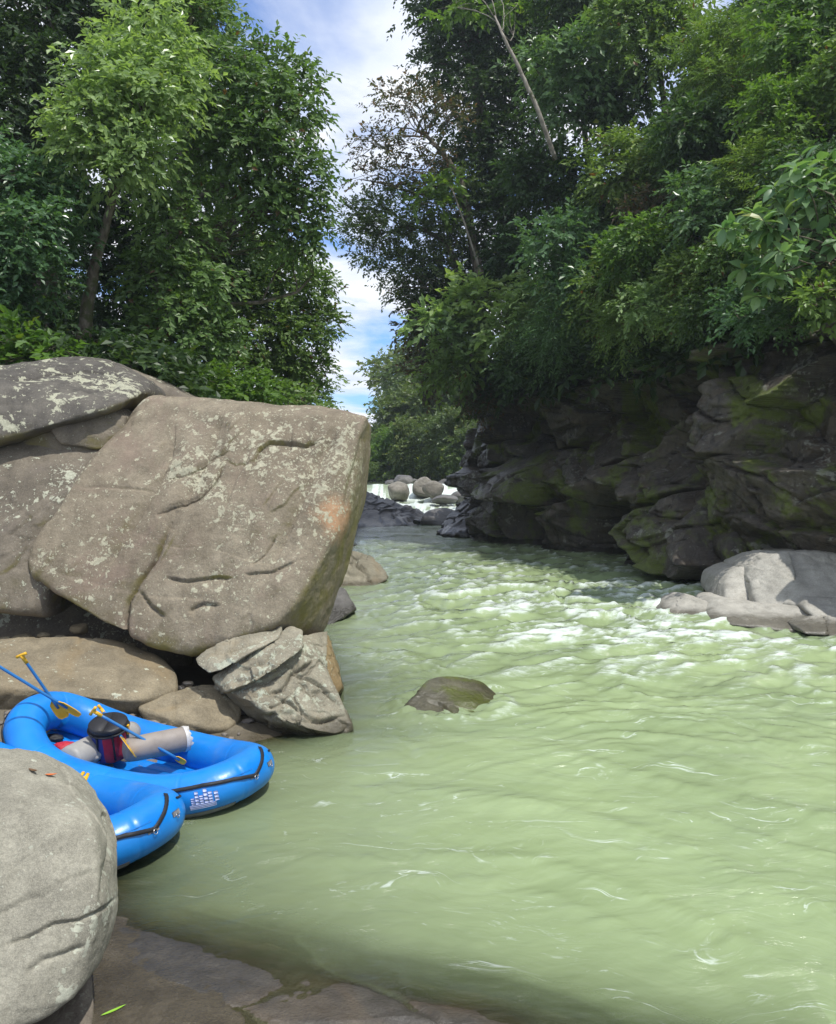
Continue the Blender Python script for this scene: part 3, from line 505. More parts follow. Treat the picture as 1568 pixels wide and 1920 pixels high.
BX = ([-5, 4, 5.5, 6.5, 8, 9.5, 10.8, 12, 14, 20, 30, 40, 50, 60, 70, 80, 95, 130], [.2, -.4, -1.2, -2.5, -3.2, -3.0, -1.7, -1.4, -1.6, -2.6, -2.6, -3.0, -3.6, -4.6, -8, -14, -30, -70])
def bank_h(x, y):
    x = np.asarray(x, float); y = np.asarray(y, float); d = np.interp(y, *BX)-x
    w = sstep(13.5, 17, y); low = np.where(d > 0, .16*d, np.maximum(.30*d, -1.6)); ly = sstep(5.5, 8.2, y); low = low*ly+(1-ly)*np.where(d > 0, .05*d, np.maximum(.22*d, -1.2))
    hi = np.where(d > 0, 5.2*sstep(-.2, 3.0, d)+.55*np.maximum(d-2, 0)-.2, np.maximum(1.2*d, -1.6)); hi = np.minimum(hi+np.maximum(d-4, 0)*1.2, 5.2+45*sstep(3, 48, d)*sstep(75, 40, y))
    far = sstep(66, 80, y); h = low*(1-w)+hi*w
    h = h*(1-.75*far)+far*.3
    return h+.10*fbm(P3(x, y, 0*x), .6, 4, .5, 9).reshape(x.shape)*(1+3*w)

def slab_h(x, y):
    x = np.asarray(x, float).ravel(); y = np.asarray(y, float).ravel(); e = (y-6.45)*.93+(x+2.25)*.37+.14*fbm(P3(x, y, 0*x), .9, 4, .55, 36)
    h = .085-.09*sstep(-1.45, -.7, e)-.15*sstep(-.35, .3, e)-.8*np.maximum(e-.2, 0)+.04*fbm(P3(x, y, 0*x), .7, 5, .55, 33)
    a = vor2(x*.45+y*.12+.3*fbm(P3(x, y, 0*x), 1, 3, .5, 5), y*1.0+x*.42, 4); k = a[1]-a[0]; h += (a[2]-.5)*.10*sstep(0, .06, k)+.05*vor2.tilt-.015*np.exp(-(k/.03)**2)
    return h+.014*fbm(P3(x, y, 0*x), 4, 5, .6, 34, True)
# riverbed and left bank: one height field
gx = np.concatenate([np.linspace(-90, -14, 30), np.linspace(-13.5, 4, 110), np.linspace(4.5, 60, 30)]); gy = np.concatenate([np.linspace(-12, 3, 12), np.linspace(3.3, 16, 110), np.linspace(16.5, 60, 80), np.linspace(62, 300, 40)])
X, Y = np.meshgrid(gx, gy, indexing='ij'); Z = bank_h(X, Y)
fr = sstep(92, 175, Y)*9*sstep(-16, 8, X)
Z = Z+fr+np.where(Y > 80, 2.2*sstep(80, 90, Y), 0)+fbm(P3(X, Y, 0*X), .05, 3, .5, 3).reshape(X.shape)*2*sstep(95, 120, Y)
i, j = np.meshgrid(np.arange(len(gx)-1), np.arange(len(gy)-1), indexing='ij'); b = i*len(gy)+j
G = np.stack([b, b+len(gy), b+len(gy)+1, b+1], -1).reshape(-1, 4); V = P3(X, Y, Z)
cen = V[G].mean(1); soil = (cen[:, 1] > 15.5) & (cen[:, 2] > .5)
me = mesh_np('ground', V, G, M['bed']); me.materials.append(M['soil']); me.polygons.foreach_set('material_index', soil.astype(np.int32))
tag(link('ground', me), kind='structure')
def ground_h(x, y):
    x = np.atleast_1d(np.asarray(x, float)); y = np.atleast_1d(np.asarray(y, float)); fr = sstep(92, 175, y)*9*sstep(-16, 8, x)
    return bank_h(x, y)+fr+np.where(y > 80, 2.2*sstep(80, 90, y), 0)+fbm(P3(x, y, 0*x), .05, 3, .5, 3)*2*sstep(95, 120, y)
# hillside above the cliff
t = np.concatenate([np.linspace(.4, 12, 36), np.linspace(13, 60, 30)]); a = np.arange(0, 400, 2)
X = CL[a, 0][:, None]+CN[a, 0][:, None]*t[None]; Y = CL[a, 1][:, None]+CN[a, 1][:, None]*t[None]; Z, _ = hill_h(X.ravel(), Y.ravel())
V = P3(X, Y, Z.reshape(X.shape)-.15); i, j = np.meshgrid(np.arange(len(a)-1), np.arange(len(t)-1), indexing='ij'); b = i*len(t)+j
tag(link('hillside', mesh_np('hillside', V, np.stack([b, b+len(t), b+len(t)+1, b+1], -1).reshape(-1, 4)[:, ::-1], M['soil'])), kind='structure')
# cliff face
ns, nz_ = 640, 210
ar = np.concatenate([[0], np.cumsum(np.linalg.norm(np.diff(CL, axis=0), axis=1))]); sI = np.linspace(ar[52], ar[300], ns)
cx = np.interp(sI, ar, CL[:, 0]); cyy = np.interp(sI, ar, CL[:, 1]); nx = np.interp(sI, ar, CN[:, 0]); ny = np.interp(sI, ar, CN[:, 1])
zz = np.linspace(-.8, 7.6, nz_); S, ZZ = np.meshgrid(sI, zz, indexing='ij')
Xc = cx[:, None]+0*ZZ; Yc = cyy[:, None]+0*ZZ
w = fbm(P3(S*.3, ZZ*.5, 0*S), 1, 3, .5, 60).reshape(S.shape)
bed_ = ZZ+.55*S+w*1.0                                  # bedding climbs towards the viewer
d1, d2, r1 = vor2((S*.24-ZZ*.34).ravel(), (bed_*.30).ravel(), 3); T1 = vor2.tilt.reshape(S.shape); e1, e2, r2 = vor2((S*.55-ZZ*.75+w*.8).ravel(), (bed_*.62).ravel(), 8); T2 = vor2.tilt.reshape(S.shape)
r1 = r1.reshape(S.shape); r2 = r2.reshape(S.shape); k1 = (d2-d1).reshape(S.shape); k2 = (e2-e1).reshape(S.shape)
off = (r1-.5)*1.35*sstep(0, .09, k1)+T1*2.4-.45*np.exp(-(k1/.04)**2)+(r2-.5)*.42*sstep(0, .09, k2)+T2*1.0-.16*np.exp(-(k2/.05)**2)
g1, g2, r3 = vor2((S*1.5-ZZ*1.8+w*2).ravel(), (bed_*1.7).ravel(), 18); off += ((r3-.5)*.12+vor2.tilt*.2-.05*np.exp(-((g2-g1)/.07)**2)).reshape(S.shape)
off += .45*fbm(P3(S*.3, ZZ*.35, 0*S+4), 1, 4, .5, 70).reshape(S.shape)+.05*fbm(P3(S, ZZ*1.6, r1*9), 2.6, 4, .6, 71, True).reshape(S.shape)
Yw = Yc
prof = .5*sstep(3.2, 0, ZZ)*sstep(20, 22, Yw)*sstep(25, 23, Yw)+.9*sstep(2.6, 4.4, ZZ)*sstep(24.5, 27, Yw)*sstep(46, 34, Yw)*-2.0   # upper recess = negative (into the hill)
prof += .5*sstep(25.5, 23.5, Yw)*sstep(19, 21, Yw)*sstep(7, 5, ZZ)-2.8*np.exp(-((Yw-31.4)/1.5)**2)*sstep(3.2, 1.6, ZZ)-2.0*np.exp(-((Yw-36.5)/1.1)**2)*sstep(2.4, 1.2, ZZ)      # two caves at the water
prof += .8*np.exp(-((Yw-27.0)/2.2)**2)*sstep(3.6, 1, ZZ)
prof += .9*sstep(5.9, 7.2, ZZ)*sstep(24, 27, Yw)       # overhanging lip
prof -= .22*(ZZ-2)*sstep(34, 40, Yw)
off = off+prof
top = sstep(7.0, 7.6, ZZ)*2.6
Xv = Xc-nx[:, None]*(off-top); Yv = Yc-ny[:, None]*(off-top)
strat = .02*np.sin(bed_*9+3*w)
V = P3(Xv-nx[:, None]*strat, Yv, ZZ); i, j = np.meshgrid(np.arange(ns-1), np.arange(nz_-1), indexing='ij'); b = i*nz_+j
cl = link('cliff', mesh_np('cliff', V, np.stack([b, b+nz_, b+nz_+1, b+1], -1).reshape(-1, 4), M['cliff'])); tag(cl, kind='structure')
# distant ridge
xs = np.linspace(-900, 700, 120); rz = 150+60*fbm(P3(xs, 0*xs, 0*xs), .006, 5, .5, 2)+90*sstep(-100, -700, xs)
V = np.vstack([P3(xs, 1500+0*xs, rz*.55), P3(xs, 1300+0*xs, -20+0*xs)]); k = np.arange(119); rm = NT('distant_forest'); rm.out(rm.n('ShaderNodeBsdfDiffuse', {'Color': (.035, .06, .04, 1)}).outputs[0])
tag(link('distant_ridge', mesh_np('distant_ridge', V, np.stack([k, k+1, k+121, k+120], 1), rm.m)), kind='structure')

# ------------------------------------------------------------------ water
def level(x, y):
    y0 = 63.2+1.6*perlin(P3(x*.16, 0*x, 0*x+3), 5)
    return .85*sstep(53.5, 62, y)+1.25*sstep(y0, y0+2.2, y)
rows = np.concatenate([np.linspace(-8, 3.9, 8), 5495/np.linspace(1330, 76, 500), np.linspace(74, 200, 50)])
ang = np.concatenate([np.linspace(-3, -.52, 16), np.linspace(-.51, .55, 400), np.linspace(.58, 3, 16)])
R, A = np.meshgrid(rows, ang, indexing='ij'); X = A*np.maximum(R, 6); Y = R+0*A; shp = X.shape; x = X.ravel(); y = Y.ravel()
# flow frame: the current runs from upstream towards the viewer and swings to the right
u = x*.86+y*.30; v = y*.95-x*.25
rap = np.exp(-((y-22)/7.5)**2)*sstep(-2.2, 1.5, x)+.45*np.exp(-((y-34)/6)**2)+.15*sstep(9, 14, y)+.8*np.exp(-((y-60)/6)**2)
rap = rap*sstep(50, 44, y)+.05+.06*sstep(8, 14, y)+.9*sstep(52, 55, y)*sstep(75, 68, y)
wq = fbm(P3(x, y, 0*x), .22, 3, .5, 12)*2.2
big = fbm(P3(u*.55+wq, v*.95+wq, 0*x), 1., 3, .45, 13, 2)      # standing-wave crests
mid = fbm(P3(u*1.5+wq*2, v*2.6+wq*2, 0*x), 1., 4, .5, 14, 2)
fin = fbm(P3(u*5+wq*3, v*8+wq*3, 0*x), 1., 3, .55, 15)
cur = fbm(P3(x*.8+wq*2.5, y*1.1-wq*2.5, 0*x), 1., 4, .5, 16)       # boils and eddies close by
calm = .35+.65*sstep(6, 14, y)
h = rap*(.25*big+.11*mid+.02*fin)+calm*(.011*mid+.005*fin)+.022*cur
# long shear lines of the near current, as soft ridges
for (x0, y0, x1, y1, a_, wd) in [(-.9, 9.2, 4.8, 6.0, .045, .22), (-1.5, 7.8, 3.5, 5.6, .03, .15), (1.2, 10.2, 5.6, 7.6, .035, .2), (.4, 11.6, 5.5, 10.6, .04, .2), (-.6, 7.2, 2.6, 5.0, .025, .12), (2, 8.2, 5.5, 6.9, .03, .13)]:
    dx, dy = x1-x0, y1-y0; L = math.hypot(dx, dy); tt = ((x-x0)*dx+(y-y0)*dy)/L; dd = ((x-x0)*dy-(y-y0)*dx)/L+.35*np.sin(tt*1.1+x0)+.8*wq*.4
    h += a_*np.exp(-(dd/wd)**2)*sstep(-.4, 1.2, tt)*sstep(L+.6, L-1.5, tt)*(.4+.6*np.clip(mid, 0, 1))
# wake round the mid-river rock and along the banks
rr = np.hypot((x-.5)/.92, (y-12.1)/.85); h += .06*np.exp(-((rr-.85)/.18)**2)*(1+fin)
Z = level(x, y)+h
fall = sstep(53.5, 55.5, y)*sstep(67.5, 65.5, y)
foam = sstep(.49, .84, big*.62+mid*.38+.10*fin+.05)*np.clip(rap*1.05, 0, 1)*.95
foam += sstep(.50, .72, fbm(P3(u*1.1+wq, v*2.2+wq, 0*x+7), 1, 4, .55, 21, True))*np.exp(-((y-18.5)/4.5)**2)*sstep(.5, 3, x)*.5
gy_l = (level(x, y+.4)-level(x, y-.4))/.8
foam += .95*sstep(.25, .55, gy_l)+sstep(53, 56, y)*sstep(66.5, 64, y)*(.22+.55*sstep(.30, .62, mid+.3*fin))
foam += .40*np.exp(-((rr-.98)/.14)**2)*sstep(-.1, .35, fin+.5*(x-.55)); foam = np.clip(foam, 0, 1)
bedh = np.maximum(bank_h(x, y), np.where((y < 7.4) & (x < 2.6), slab_h(x, y), -9)); dep = Z-bedh; turb = 1-np.exp(-np.maximum(dep, 0)*2.6)
Gw, b = None, None; i, j = np.meshgrid(np.arange(shp[0]-1), np.arange(shp[1]-1), indexing='ij'); b = i*shp[1]+j
Q = np.stack([b, b+1, b+shp[1]+1, b+shp[1]], -1).reshape(-1, 4)
keep = (dep[Q] > -.35).any(1) & (cliff_sd(x[Q[:, 0]], y[Q[:, 0]]) < 3.5); Q = Q[keep]
used = np.unique(Q); remap = np.full(len(x), -1); remap[used] = np.arange(len(used))
n = NT('green_river_water'); pos = n.n('ShaderNodeNewGeometry').outputs['Position']
af = n.n('ShaderNodeAttribute', attribute_name='foam').outputs['Fac']; at = n.n('ShaderNodeAttribute', attribute_name='turbid').outputs['Fac']
warp = n.n('ShaderNodeTexNoise', {'Vector': pos, 'Scale': .7, 'Detail': 3}).outputs['Color']
wv = n.n('ShaderNodeVectorMath', {0: pos, 1: n.n('ShaderNodeVectorMath', {0: warp, 1: (1.4, 1.4, 0)}, operation='MULTIPLY').outputs[0]}, operation='ADD').outputs[0]
mpw = n.n('ShaderNodeMapping', {'Vector': wv, 'Rotation': (0, 0, math.radians(24)), 'Scale': (.42, 1.3, 1)}).outputs[0]
rip = n.noise(mpw, 3.4, 6, .62, 1.0); rip2 = n.noise(mpw, 17, 4, .62, .6)
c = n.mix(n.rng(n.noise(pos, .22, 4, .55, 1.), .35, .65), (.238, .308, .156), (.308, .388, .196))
c = n.mix(n.rng(n.noise(mpw, 1.1, 5, .6, .5), .45, .75, 0, .35), c, (.36, .445, .24))
fm = n.noise(mpw, 9, 7, .72, .8)
ff = n.rng(n.math('ADD', af, n.math('MULTIPLY', n.math('SUBTRACT', fm, .5), 1.3)), .18, 1.05)
ff = n.math('MULTIPLY', ff, n.rng(af, .02, .2))
thr = n.math('ABSOLUTE', n.math('SUBTRACT', n.noise(mpw, 1.15, 5, .60, 1.2), .5)); streak = n.math('MULTIPLY', n.rng(thr, .016, .0, 0, .62), n.rng(n.noise(mpw, 2.3, 5, .6), .53, .68)); streak = n.math('MAXIMUM', streak, n.rng(n.noise(mpw, 2.6, 7, .66, 1.6), .64, .72, 0, .4)); ff = n.math('MAXIMUM', ff, streak); flk = n.math('MULTIPLY', n.rng(n.noise(mpw, 10, 6, .72, .8), .60, .70, 0, .42), n.rng(n.noise(pos, .9, 4, .6), .42, .62)); ff = n.math('MAXIMUM', ff, flk)  # foam mask also carries pale flecks painted for sun glints and bits of foam
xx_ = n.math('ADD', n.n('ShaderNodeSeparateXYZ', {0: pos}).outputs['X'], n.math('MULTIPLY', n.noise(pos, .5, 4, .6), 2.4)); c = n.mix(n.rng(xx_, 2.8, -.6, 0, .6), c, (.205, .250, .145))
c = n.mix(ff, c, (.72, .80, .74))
hh = n.math('ADD', rip, n.math('MULTIPLY', rip2, .30))
bm_ = n.n('ShaderNodeBump', {'Height': hh, 'Strength': n.rng(n.noise(pos, .55, 3), .35, .65, .12, .42), 'Distance': .07})
bs_ = n.n('ShaderNodeBump', {'Height': n.math('ADD', rip, n.math('MULTIPLY', fm, n.math('MULTIPLY', ff, 1.5))), 'Strength': .10, 'Distance': .07})
bg_ = n.n('ShaderNodeBump', {'Height': n.math('ADD', rip, n.math('MULTIPLY', rip2, .22)), 'Strength': n.rng(n.noise(pos, .55, 3), .35, .65, .3, .75), 'Distance': .085})
dfl = n.n('ShaderNodeBsdfDiffuse', {'Color': c, 'Normal': bs_.outputs[0]}); gls = n.n('ShaderNodeBsdfGlossy', {'Roughness': n.rng(ff, 0, 1, .13, .5), 'Normal': bg_.outputs[0]})
fzr = n.n('ShaderNodeFresnel', {'IOR': 1.36, 'Normal': bs_.outputs[0]}); df = n.n('ShaderNodeMixShader', {0: fzr.outputs[0], 1: dfl.outputs[0], 2: gls.outputs[0]})
gl = n.n('ShaderNodeBsdfGlossy', {'Roughness': .05, 'Normal': bm_.outputs[0]}); tr = n.n('ShaderNodeBsdfTransparent', {'Color': (.80, .84, .68, 1)})
fz = n.n('ShaderNodeFresnel', {'IOR': 1.33, 'Normal': bm_.outputs[0]}); clr = n.n('ShaderNodeMixShader', {0: fz.outputs[0], 1: tr.outputs[0], 2: gl.outputs[0]})
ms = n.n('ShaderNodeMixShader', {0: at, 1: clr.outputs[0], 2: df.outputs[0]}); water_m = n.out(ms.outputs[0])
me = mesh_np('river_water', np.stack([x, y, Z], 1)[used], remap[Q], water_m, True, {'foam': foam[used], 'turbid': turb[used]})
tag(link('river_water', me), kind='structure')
# wet slab at our feet, partly awash
sx_ = np.linspace(-4.2, 2.2, 220); sy_ = np.linspace(2.6, 7.2, 160); X, Y = np.meshgrid(sx_, sy_, indexing='ij'); x = X.ravel(); y = Y.ravel()
h = slab_h(x, y)
i, j = np.meshgrid(np.arange(219), np.arange(159), indexing='ij'); b = i*160+j
o = link('rock_slab', mesh_np('rock_slab', np.stack([x, y, h], 1), np.stack([b, b+160, b+161, b+1], -1).reshape(-1, 4), M['nearwet'])); tag(o, 'flat wet dark slab awash at the bottom edge of the view', 'rock')
# pebbles of the small beach behind the rafts
Vs = []; dirs, Fq = quad_sphere(3); r_ = np.random.default_rng(5)
for k in range(420):
    px = r_.uniform(-6.5, -2.2); py = r_.uniform(8.2, 11.4); s = r_.uniform(.025, .075)
    if px > np.interp(py, *BX)+.1: continue
    Vs.append((dirs*np.array([s*r_.uniform(.8, 1.5), s*r_.uniform(.8, 1.4), s*.6])*(1+.15*r_.normal(size=(len(dirs), 1)))+np.array([px, py, float(bank_h(px, py))+s*.3]), Fq))
V, Q = join(Vs); tag(link('gravel', mesh_np('gravel', V, Q, M['pebble'])), 'grey and brown pebbles of the little beach beside the rafts', 'gravel', kind='stuff')

# thin river air
hz_ = NT('river_haze'); vol = hz_.n('ShaderNodeVolumePrincipled', {'Color': (.80, .90, 1., 1), 'Density': .0006, 'Anisotropy': .2}); hz_.n('ShaderNodeOutputMaterial', {'Volume': vol.outputs[0]})
V, Q = box_vq((0, 145, 22.5), (230, 330, 52)); tag(link('haze', mesh_np('haze', V, Q, hz_.m, False)), 'thin bluish air filling the gorge', kind='stuff')
# ------------------------------------------------------------------ vegetation
M['leaf_bright'] = leaf_mat('sunlit_leaf', (.14, .235, .09), (.39, .53, .24), yel=.10, rough=.30, trans=.42)  # paler copy of the leaf greens, sunlight painted into the colour
M['leaf_mid'] = leaf_mat('green_leaf', (.075, .14, .038), (.24, .36, .105), brown_amt=.015)
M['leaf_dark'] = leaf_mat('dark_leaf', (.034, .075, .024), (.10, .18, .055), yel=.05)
M['leaf_blue'] = leaf_mat('bluish_leaf', (.055, .125, .050), (.17, .29, .13), yel=.05, rough=.28)
M['leaf_lime'] = leaf_mat('lime_leaf', (.07, .15, .03), (.19, .31, .07), yel=.15, trans=.45)
M['leaf_brown'] = leaf_mat('thin_brownish_leaf', (.06, .065, .035), (.13, .14, .07), yellow=(.20, .13, .07), brown=(.17, .10, .06), brown_amt=.28, yel=.2)
M['leaf_far'] = leaf_mat('far_leaf', (.07, .11, .04), (.19, .26, .09), yel=.22)
M['leaf_big'] = leaf_mat('large_pale_leaf', (.09, .19, .08), (.24, .38, .19), yel=.08, rough=.38)
M['bark'] = bark_mat('mossy_bark', (.07, .055, .04), (.20, .17, .13), .7)
M['bark_pale'] = bark_mat('pale_bark', (.16, .14, .11), (.34, .31, .26), .2)
M['leaf_shade'] = leaf_mat('deep_shade_leaf', (.022, .05, .016), (.065, .12, .036), yel=.05)  # darkened copy of the leaf greens, shade painted into the colour
def leaf_quads(base, d, nrm, L, W, rng, hexa=False):
    d = d/np.linalg.norm(d, axis=1)[:, None]; s = np.cross(d, nrm); s /= np.linalg.norm(s, axis=1)[:, None]+1e-9; n = np.cross(s, d)
    L = L[:, None]; W = W[:, None]; N = len(base)
    if not hexa:
        V = np.stack([base, base+d*L*.45+s*W*.5+n*W*.16, base+d*L-n*L*.08, base+d*L*.45-s*W*.5+n*W*.16], 1).reshape(-1, 3)
        k = np.arange(N)[:, None]*4; return V, np.vstack([k+np.array([[0, 1, 2]]), k+np.array([[0, 2, 3]])]), 4
    V = np.stack([base, base+d*L*.28+s*W*.42+n*W*.12, base+d*L*.62+s*W*.44+n*W*.10, base+d*L-n*L*.16, base+d*L*.62-s*W*.44+n*W*.10, base+d*L*.28-s*W*.42+n*W*.12, base+d*L*.3, base+d*L*.64-n*L*.03], 1).reshape(-1, 3)
    k = np.arange(N)[:, None]*8; T = [(0, 1, 6), (1, 2, 7), (1, 7, 6), (2, 3, 7), (3, 4, 7), (4, 5, 7), (5, 6, 7), (5, 0, 6)]
    return V, np.vstack([k+np.array([t]) for t in T]), 8
KIND = {'droop': dict(L=.19, W=.098, K=8, SL=.58, droop=.4, up=.35, out=.9), 'medium': dict(L=.17, W=.09, K=8, SL=.5, droop=.35, up=.6, out=.55), 'fine': dict(L=.12, W=.06, K=9, SL=.42, droop=.2, up=.7),
        'broad': dict(L=.27, W=.16, K=7, SL=.55, droop=.3, up=.9), 'feather': dict(L=.15, W=.045, K=16, SL=.8, droop=.35, up=1.), 'far': dict(L=.42, W=.26, K=7, SL=1.0, droop=.3, up=.8)}
def sprays(base, d, kind, rng, scale=1., hexa=False, tone0=None):
    q = KIND[kind]; K = q['K']; n = len(base); d = d/np.linalg.norm(d, axis=1)[:, None]
    SL = q['SL']*scale*rng.uniform(.6, 1.25, n); side = np.cross(d, np.array([0, 0, 1.])+rng.normal(size=(n, 3))*.25); side /= np.linalg.norm(side, axis=1)[:, None]+1e-9
    t = (np.arange(K)+.6)/K; down = np.array([0, 0, -1.])
    p = base[:, None]+d[:, None]*(t[None, :, None]*SL[:, None, None])+down*(q['droop']*(t**2)[None, :, None]*SL[:, None, None])
    sg = np.where(np.arange(K) % 2, 1., -1.)[None, :, None]*np.where(np.arange(K) == K-1, 0, 1)[None, :, None]
    ld = d[:, None]*.75+side[:, None]*sg*.8+down*(q['droop']*(.35+.9*t)[None, :, None])+rng.normal(size=(n, K, 3))*.22
    nr = np.array([0, 0, 1.])*q['up']+(d*q.get('out', .3)+np.array([0, -.25, 0])*q.get('out', 0))[:, None]+rng.normal(size=(n, K, 3))*.42
    L = q['L']*scale*rng.uniform(.65, 1.2, (n, K)); W = L*q['W']/q['L']*rng.uniform(.85, 1.15, (n, K))
    V, Fq, nv = leaf_quads(p.reshape(-1, 3), ld.reshape(-1, 3), nr.reshape(-1, 3), L.ravel(), W.ravel(), rng, hexa)
    ts = rng.uniform(0, 1, n) if tone0 is None else np.clip(tone0+rng.normal(size=n)*.15, 0, 1)
    tone = np.stack([np.clip(ts[:, None]*.65+rng.uniform(0, .35, (n, K)), 0, 1), np.repeat(rng.uniform(0, 1, n)[:, None], K, 1)*.8+.2*rng.uniform(0, 1, (n, K)), rng.uniform(0, 1, (n, K)), np.ones((n, K))], -1).reshape(-1, 4)
    return V, Fq, np.repeat(tone, nv, 0)
def crown_geo(lobes, kind, seed, lai=3., scale=1., squash=.75, hexa=False, hollow=.35):
    """lobes: (x, y, z, r). Sprays spread through ragged lobes, thickest near their skin"""
    rng = np.random.default_rng(seed); q = KIND[kind]; Bs, Ds, Ts = [], [], []; lai = lai*2.1; hollow = hollow*.7; lobes = [(a_, b_, c_, d_*1.12) for a_, b_, c_, d_ in lobes]
    la = q['K']*q['L']*q['W']*.5*scale**2
    for li, (cx, cy, cz, r) in enumerate(lobes):
        n = max(6, int(lai*math.pi*r*r/la)); d = rng.normal(size=(n, 3)); d[:, 2] = np.where(rng.random(n) < .3, np.abs(d[:, 2]), d[:, 2]); d /= np.linalg.norm(d, axis=1)[:, None]
        rad = r*(hollow+(1-hollow)*rng.random(n)**.55)*(1+.50*fbm(d+li*3.1, 1.9, 3, .6, seed)+.12*rng.normal(size=n))
        b = np.array([cx, cy, cz])+d*rad[:, None]*np.array([1, 1, squash])
        # whole little clumps sit higher or lower, so that gaps open between them
        cl = fbm(b, 1.3/max(r*.45, .35), 2, .5, seed+3); keep = cl > -.2; b = b[keep]; d = d[keep]; cl = cl[keep]
        Bs.append(b); Ds.append(d*.8+rng.normal(size=d.shape)*.45+np.array([0, 0, .12])); Ts.append(.45+cl*.5+.12*rng.normal())
    return sprays(np.vstack(Bs), np.vstack(Ds), kind, rng, scale, hexa, np.concatenate(Ts))
TRI = [0]
def leaf_mesh(name, geo, mat, org):
    V, Fq, t = geo; TRI[0] += len(Fq); return mesh_np(name, V-np.asarray(org), Fq, mat, False, cols={'tone': t})
def limb(a, b, r0, r1, rng, n=7, sag=.12):
    a = np.asarray(a, float); b = np.asarray(b, float); t = np.linspace(0, 1, n)[:, None]; L = np.linalg.norm(b-a)
    p = a+(b-a)*t+np.sin(t*math.pi)*rng.normal(size=3)*L*sag+np.sin(t*math.pi*2.)*rng.normal(size=3)*L*sag*.35; p[:, 2] += (np.sin(t*math.pi)*L*.06)[:, 0]
    return p, np.linspace(r0, r1, n)
def wood_geo(trunk, lobes, seed, tw=4):
    """trunk: rows of (x, y, z, radius). A limb goes to every lobe, twigs branch off it"""
    rng = np.random.default_rng(seed+500); trunk = np.asarray(trunk, float); parts = []
    tt = np.linspace(0, len(trunk)-1, 26); tp = np.stack([np.interp(tt, np.arange(len(trunk)), trunk[:, k]) for k in range(4)], 1)
    tp[1:-1, :3] += .10*tp[:, 3:4][1:-1]*rng.normal(size=(24, 3)); parts.append(tube(tp[:, :3], tp[:, 3], 10))
    for l in lobes:
        c = np.array(l[:3]); w = np.linalg.norm(tp[:, :3]-c, axis=1)+.6*np.maximum(tp[:, 2]-c[2], 0); k = max(int(w.argmin())-2, 4); k = min(k, 24)
        r0 = min(tp[k, 3]*.42, .085*max(1, l[3]*.6)); p, r = limb(tp[k, :3], c+rng.normal(size=3)*l[3]*.2, r0, max(r0*.22, .012), rng); parts.append(tube(p, r, 6))
        for _ in range(tw):
            i = rng.integers(3, 7); d = rng.normal(size=3); d[2] = abs(d[2])*.6; d /= np.linalg.norm(d); q, r2 = limb(p[i], c+d*l[3]*.85, r[i]*.6, .008, rng, 5); parts.append(tube(q, r2, 4, caps=False))
    return join(parts)
def lobes_px(L): return [tuple(P(l[0], l[1], l[3]))+(l[2]*l[3]/F,) for l in L]
def tree(label, trunk_px, L, kind, mat, seed, lai=3., scale=1., bark='bark', squash=.8, name='tree', cat='tree', hexa=False, group=None, tw=4, hollow=.35):
    tr = np.array([tuple(P(a, b, D))+(r,) for a, b, D, r in trunk_px]); lb = lobes_px(L); org = tr[0, :3]
    root = empty(name, org); tag(root, label, cat, group)
    V, Q = wood_geo(tr, lb, seed, tw); TRI[0] += len(Q)*2; link('trunk' if cat == 'tree' else 'stem', mesh_np('trunk', V-org, Q, M[bark]), root)
    link('crown' if cat == 'tree' else 'foliage', leaf_mesh('crown', crown_geo(lb, kind, seed, lai, scale, squash, hexa, hollow), M[mat], org), root)
    return root
# ---- left bank
tree('leaning mossy-trunked tree with the brightest sunlit leaves, on the left bank', [(150, 690, 19.6, .19), (160, 600, 19.5, .155), (178, 500, 19.4, .12), (205, 400, 19.2, .095), (222, 320, 19.1, .075), (262, 230, 19.1, .08), (290, 120, 19, .05)],
     [(200, 150, 62, 18.6), (275, 85, 74, 19.4), (178, 225, 62, 18.3), (258, 205, 74, 18.6), (130, 235, 30, 18), (165, 285, 46, 18.2), (255, 285, 56, 18.5), (225, 325, 40, 18.4), (310, 150, 62, 19.3)], 'droop', 'leaf_bright', 1, lai=3.0)
tree('tall spreading tree with dark limbs, its crown edging the sky on the left', [(300, 720, 24, .34), (310, 560, 24, .28), (335, 400, 23.6, .22), (350, 260, 23, .17), (345, 130, 23, .10), (360, 0, 23, .06)],
     [(340, 40, 76, 23.4), (395, 45, 34, 23), (435, 125, 56, 22.5), (520, 120, 38, 22.6), (560, 150, 34, 22.6), (430, 190, 78, 22), (520, 210, 64, 22.2), (572, 215, 28, 22.2), (385, 250, 70, 22), (470, 290, 72, 22), (550, 315, 52, 22.2), (596, 335, 24, 22.4), (555, 395, 46, 22.6), (588, 420, 24, 22.6), (500, 395, 62, 22.6), (300, -70, 100, 24), (250, -20, 90, 24), (575, 470, 26, 23), (540, 455, 40, 23), (330, 440, 60, 21.5), (300, 520, 56, 21.3), (370, 540, 60, 21.5), (330, 610, 60, 21), (400, 640, 50, 21.5), (280, 640, 40, 21), (330, 370, 50, 21.6)], 'droop', 'leaf_mid', 2, lai=2.6, scale=1.05)
tree('dense small-leaved tree below, where the left foliage reaches the gap of sky', [(560, 800, 31, .3), (545, 700, 31, .26), (530, 600, 30.6, .2), (520, 500, 30.5, .12)],
     [(440, 490, 74, 29), (520, 530, 74, 29.5), (585, 548, 40, 30), (603, 605, 32, 30), (560, 640, 56, 29.6), (480, 625, 76, 29), (400, 570, 74, 28.5), (592, 700, 34, 30), (530, 700, 56, 29.6), (430, 690, 60, 28.6), (585, 745, 30, 30)], 'medium', 'leaf_mid', 3, lai=3.2, scale=1.1)
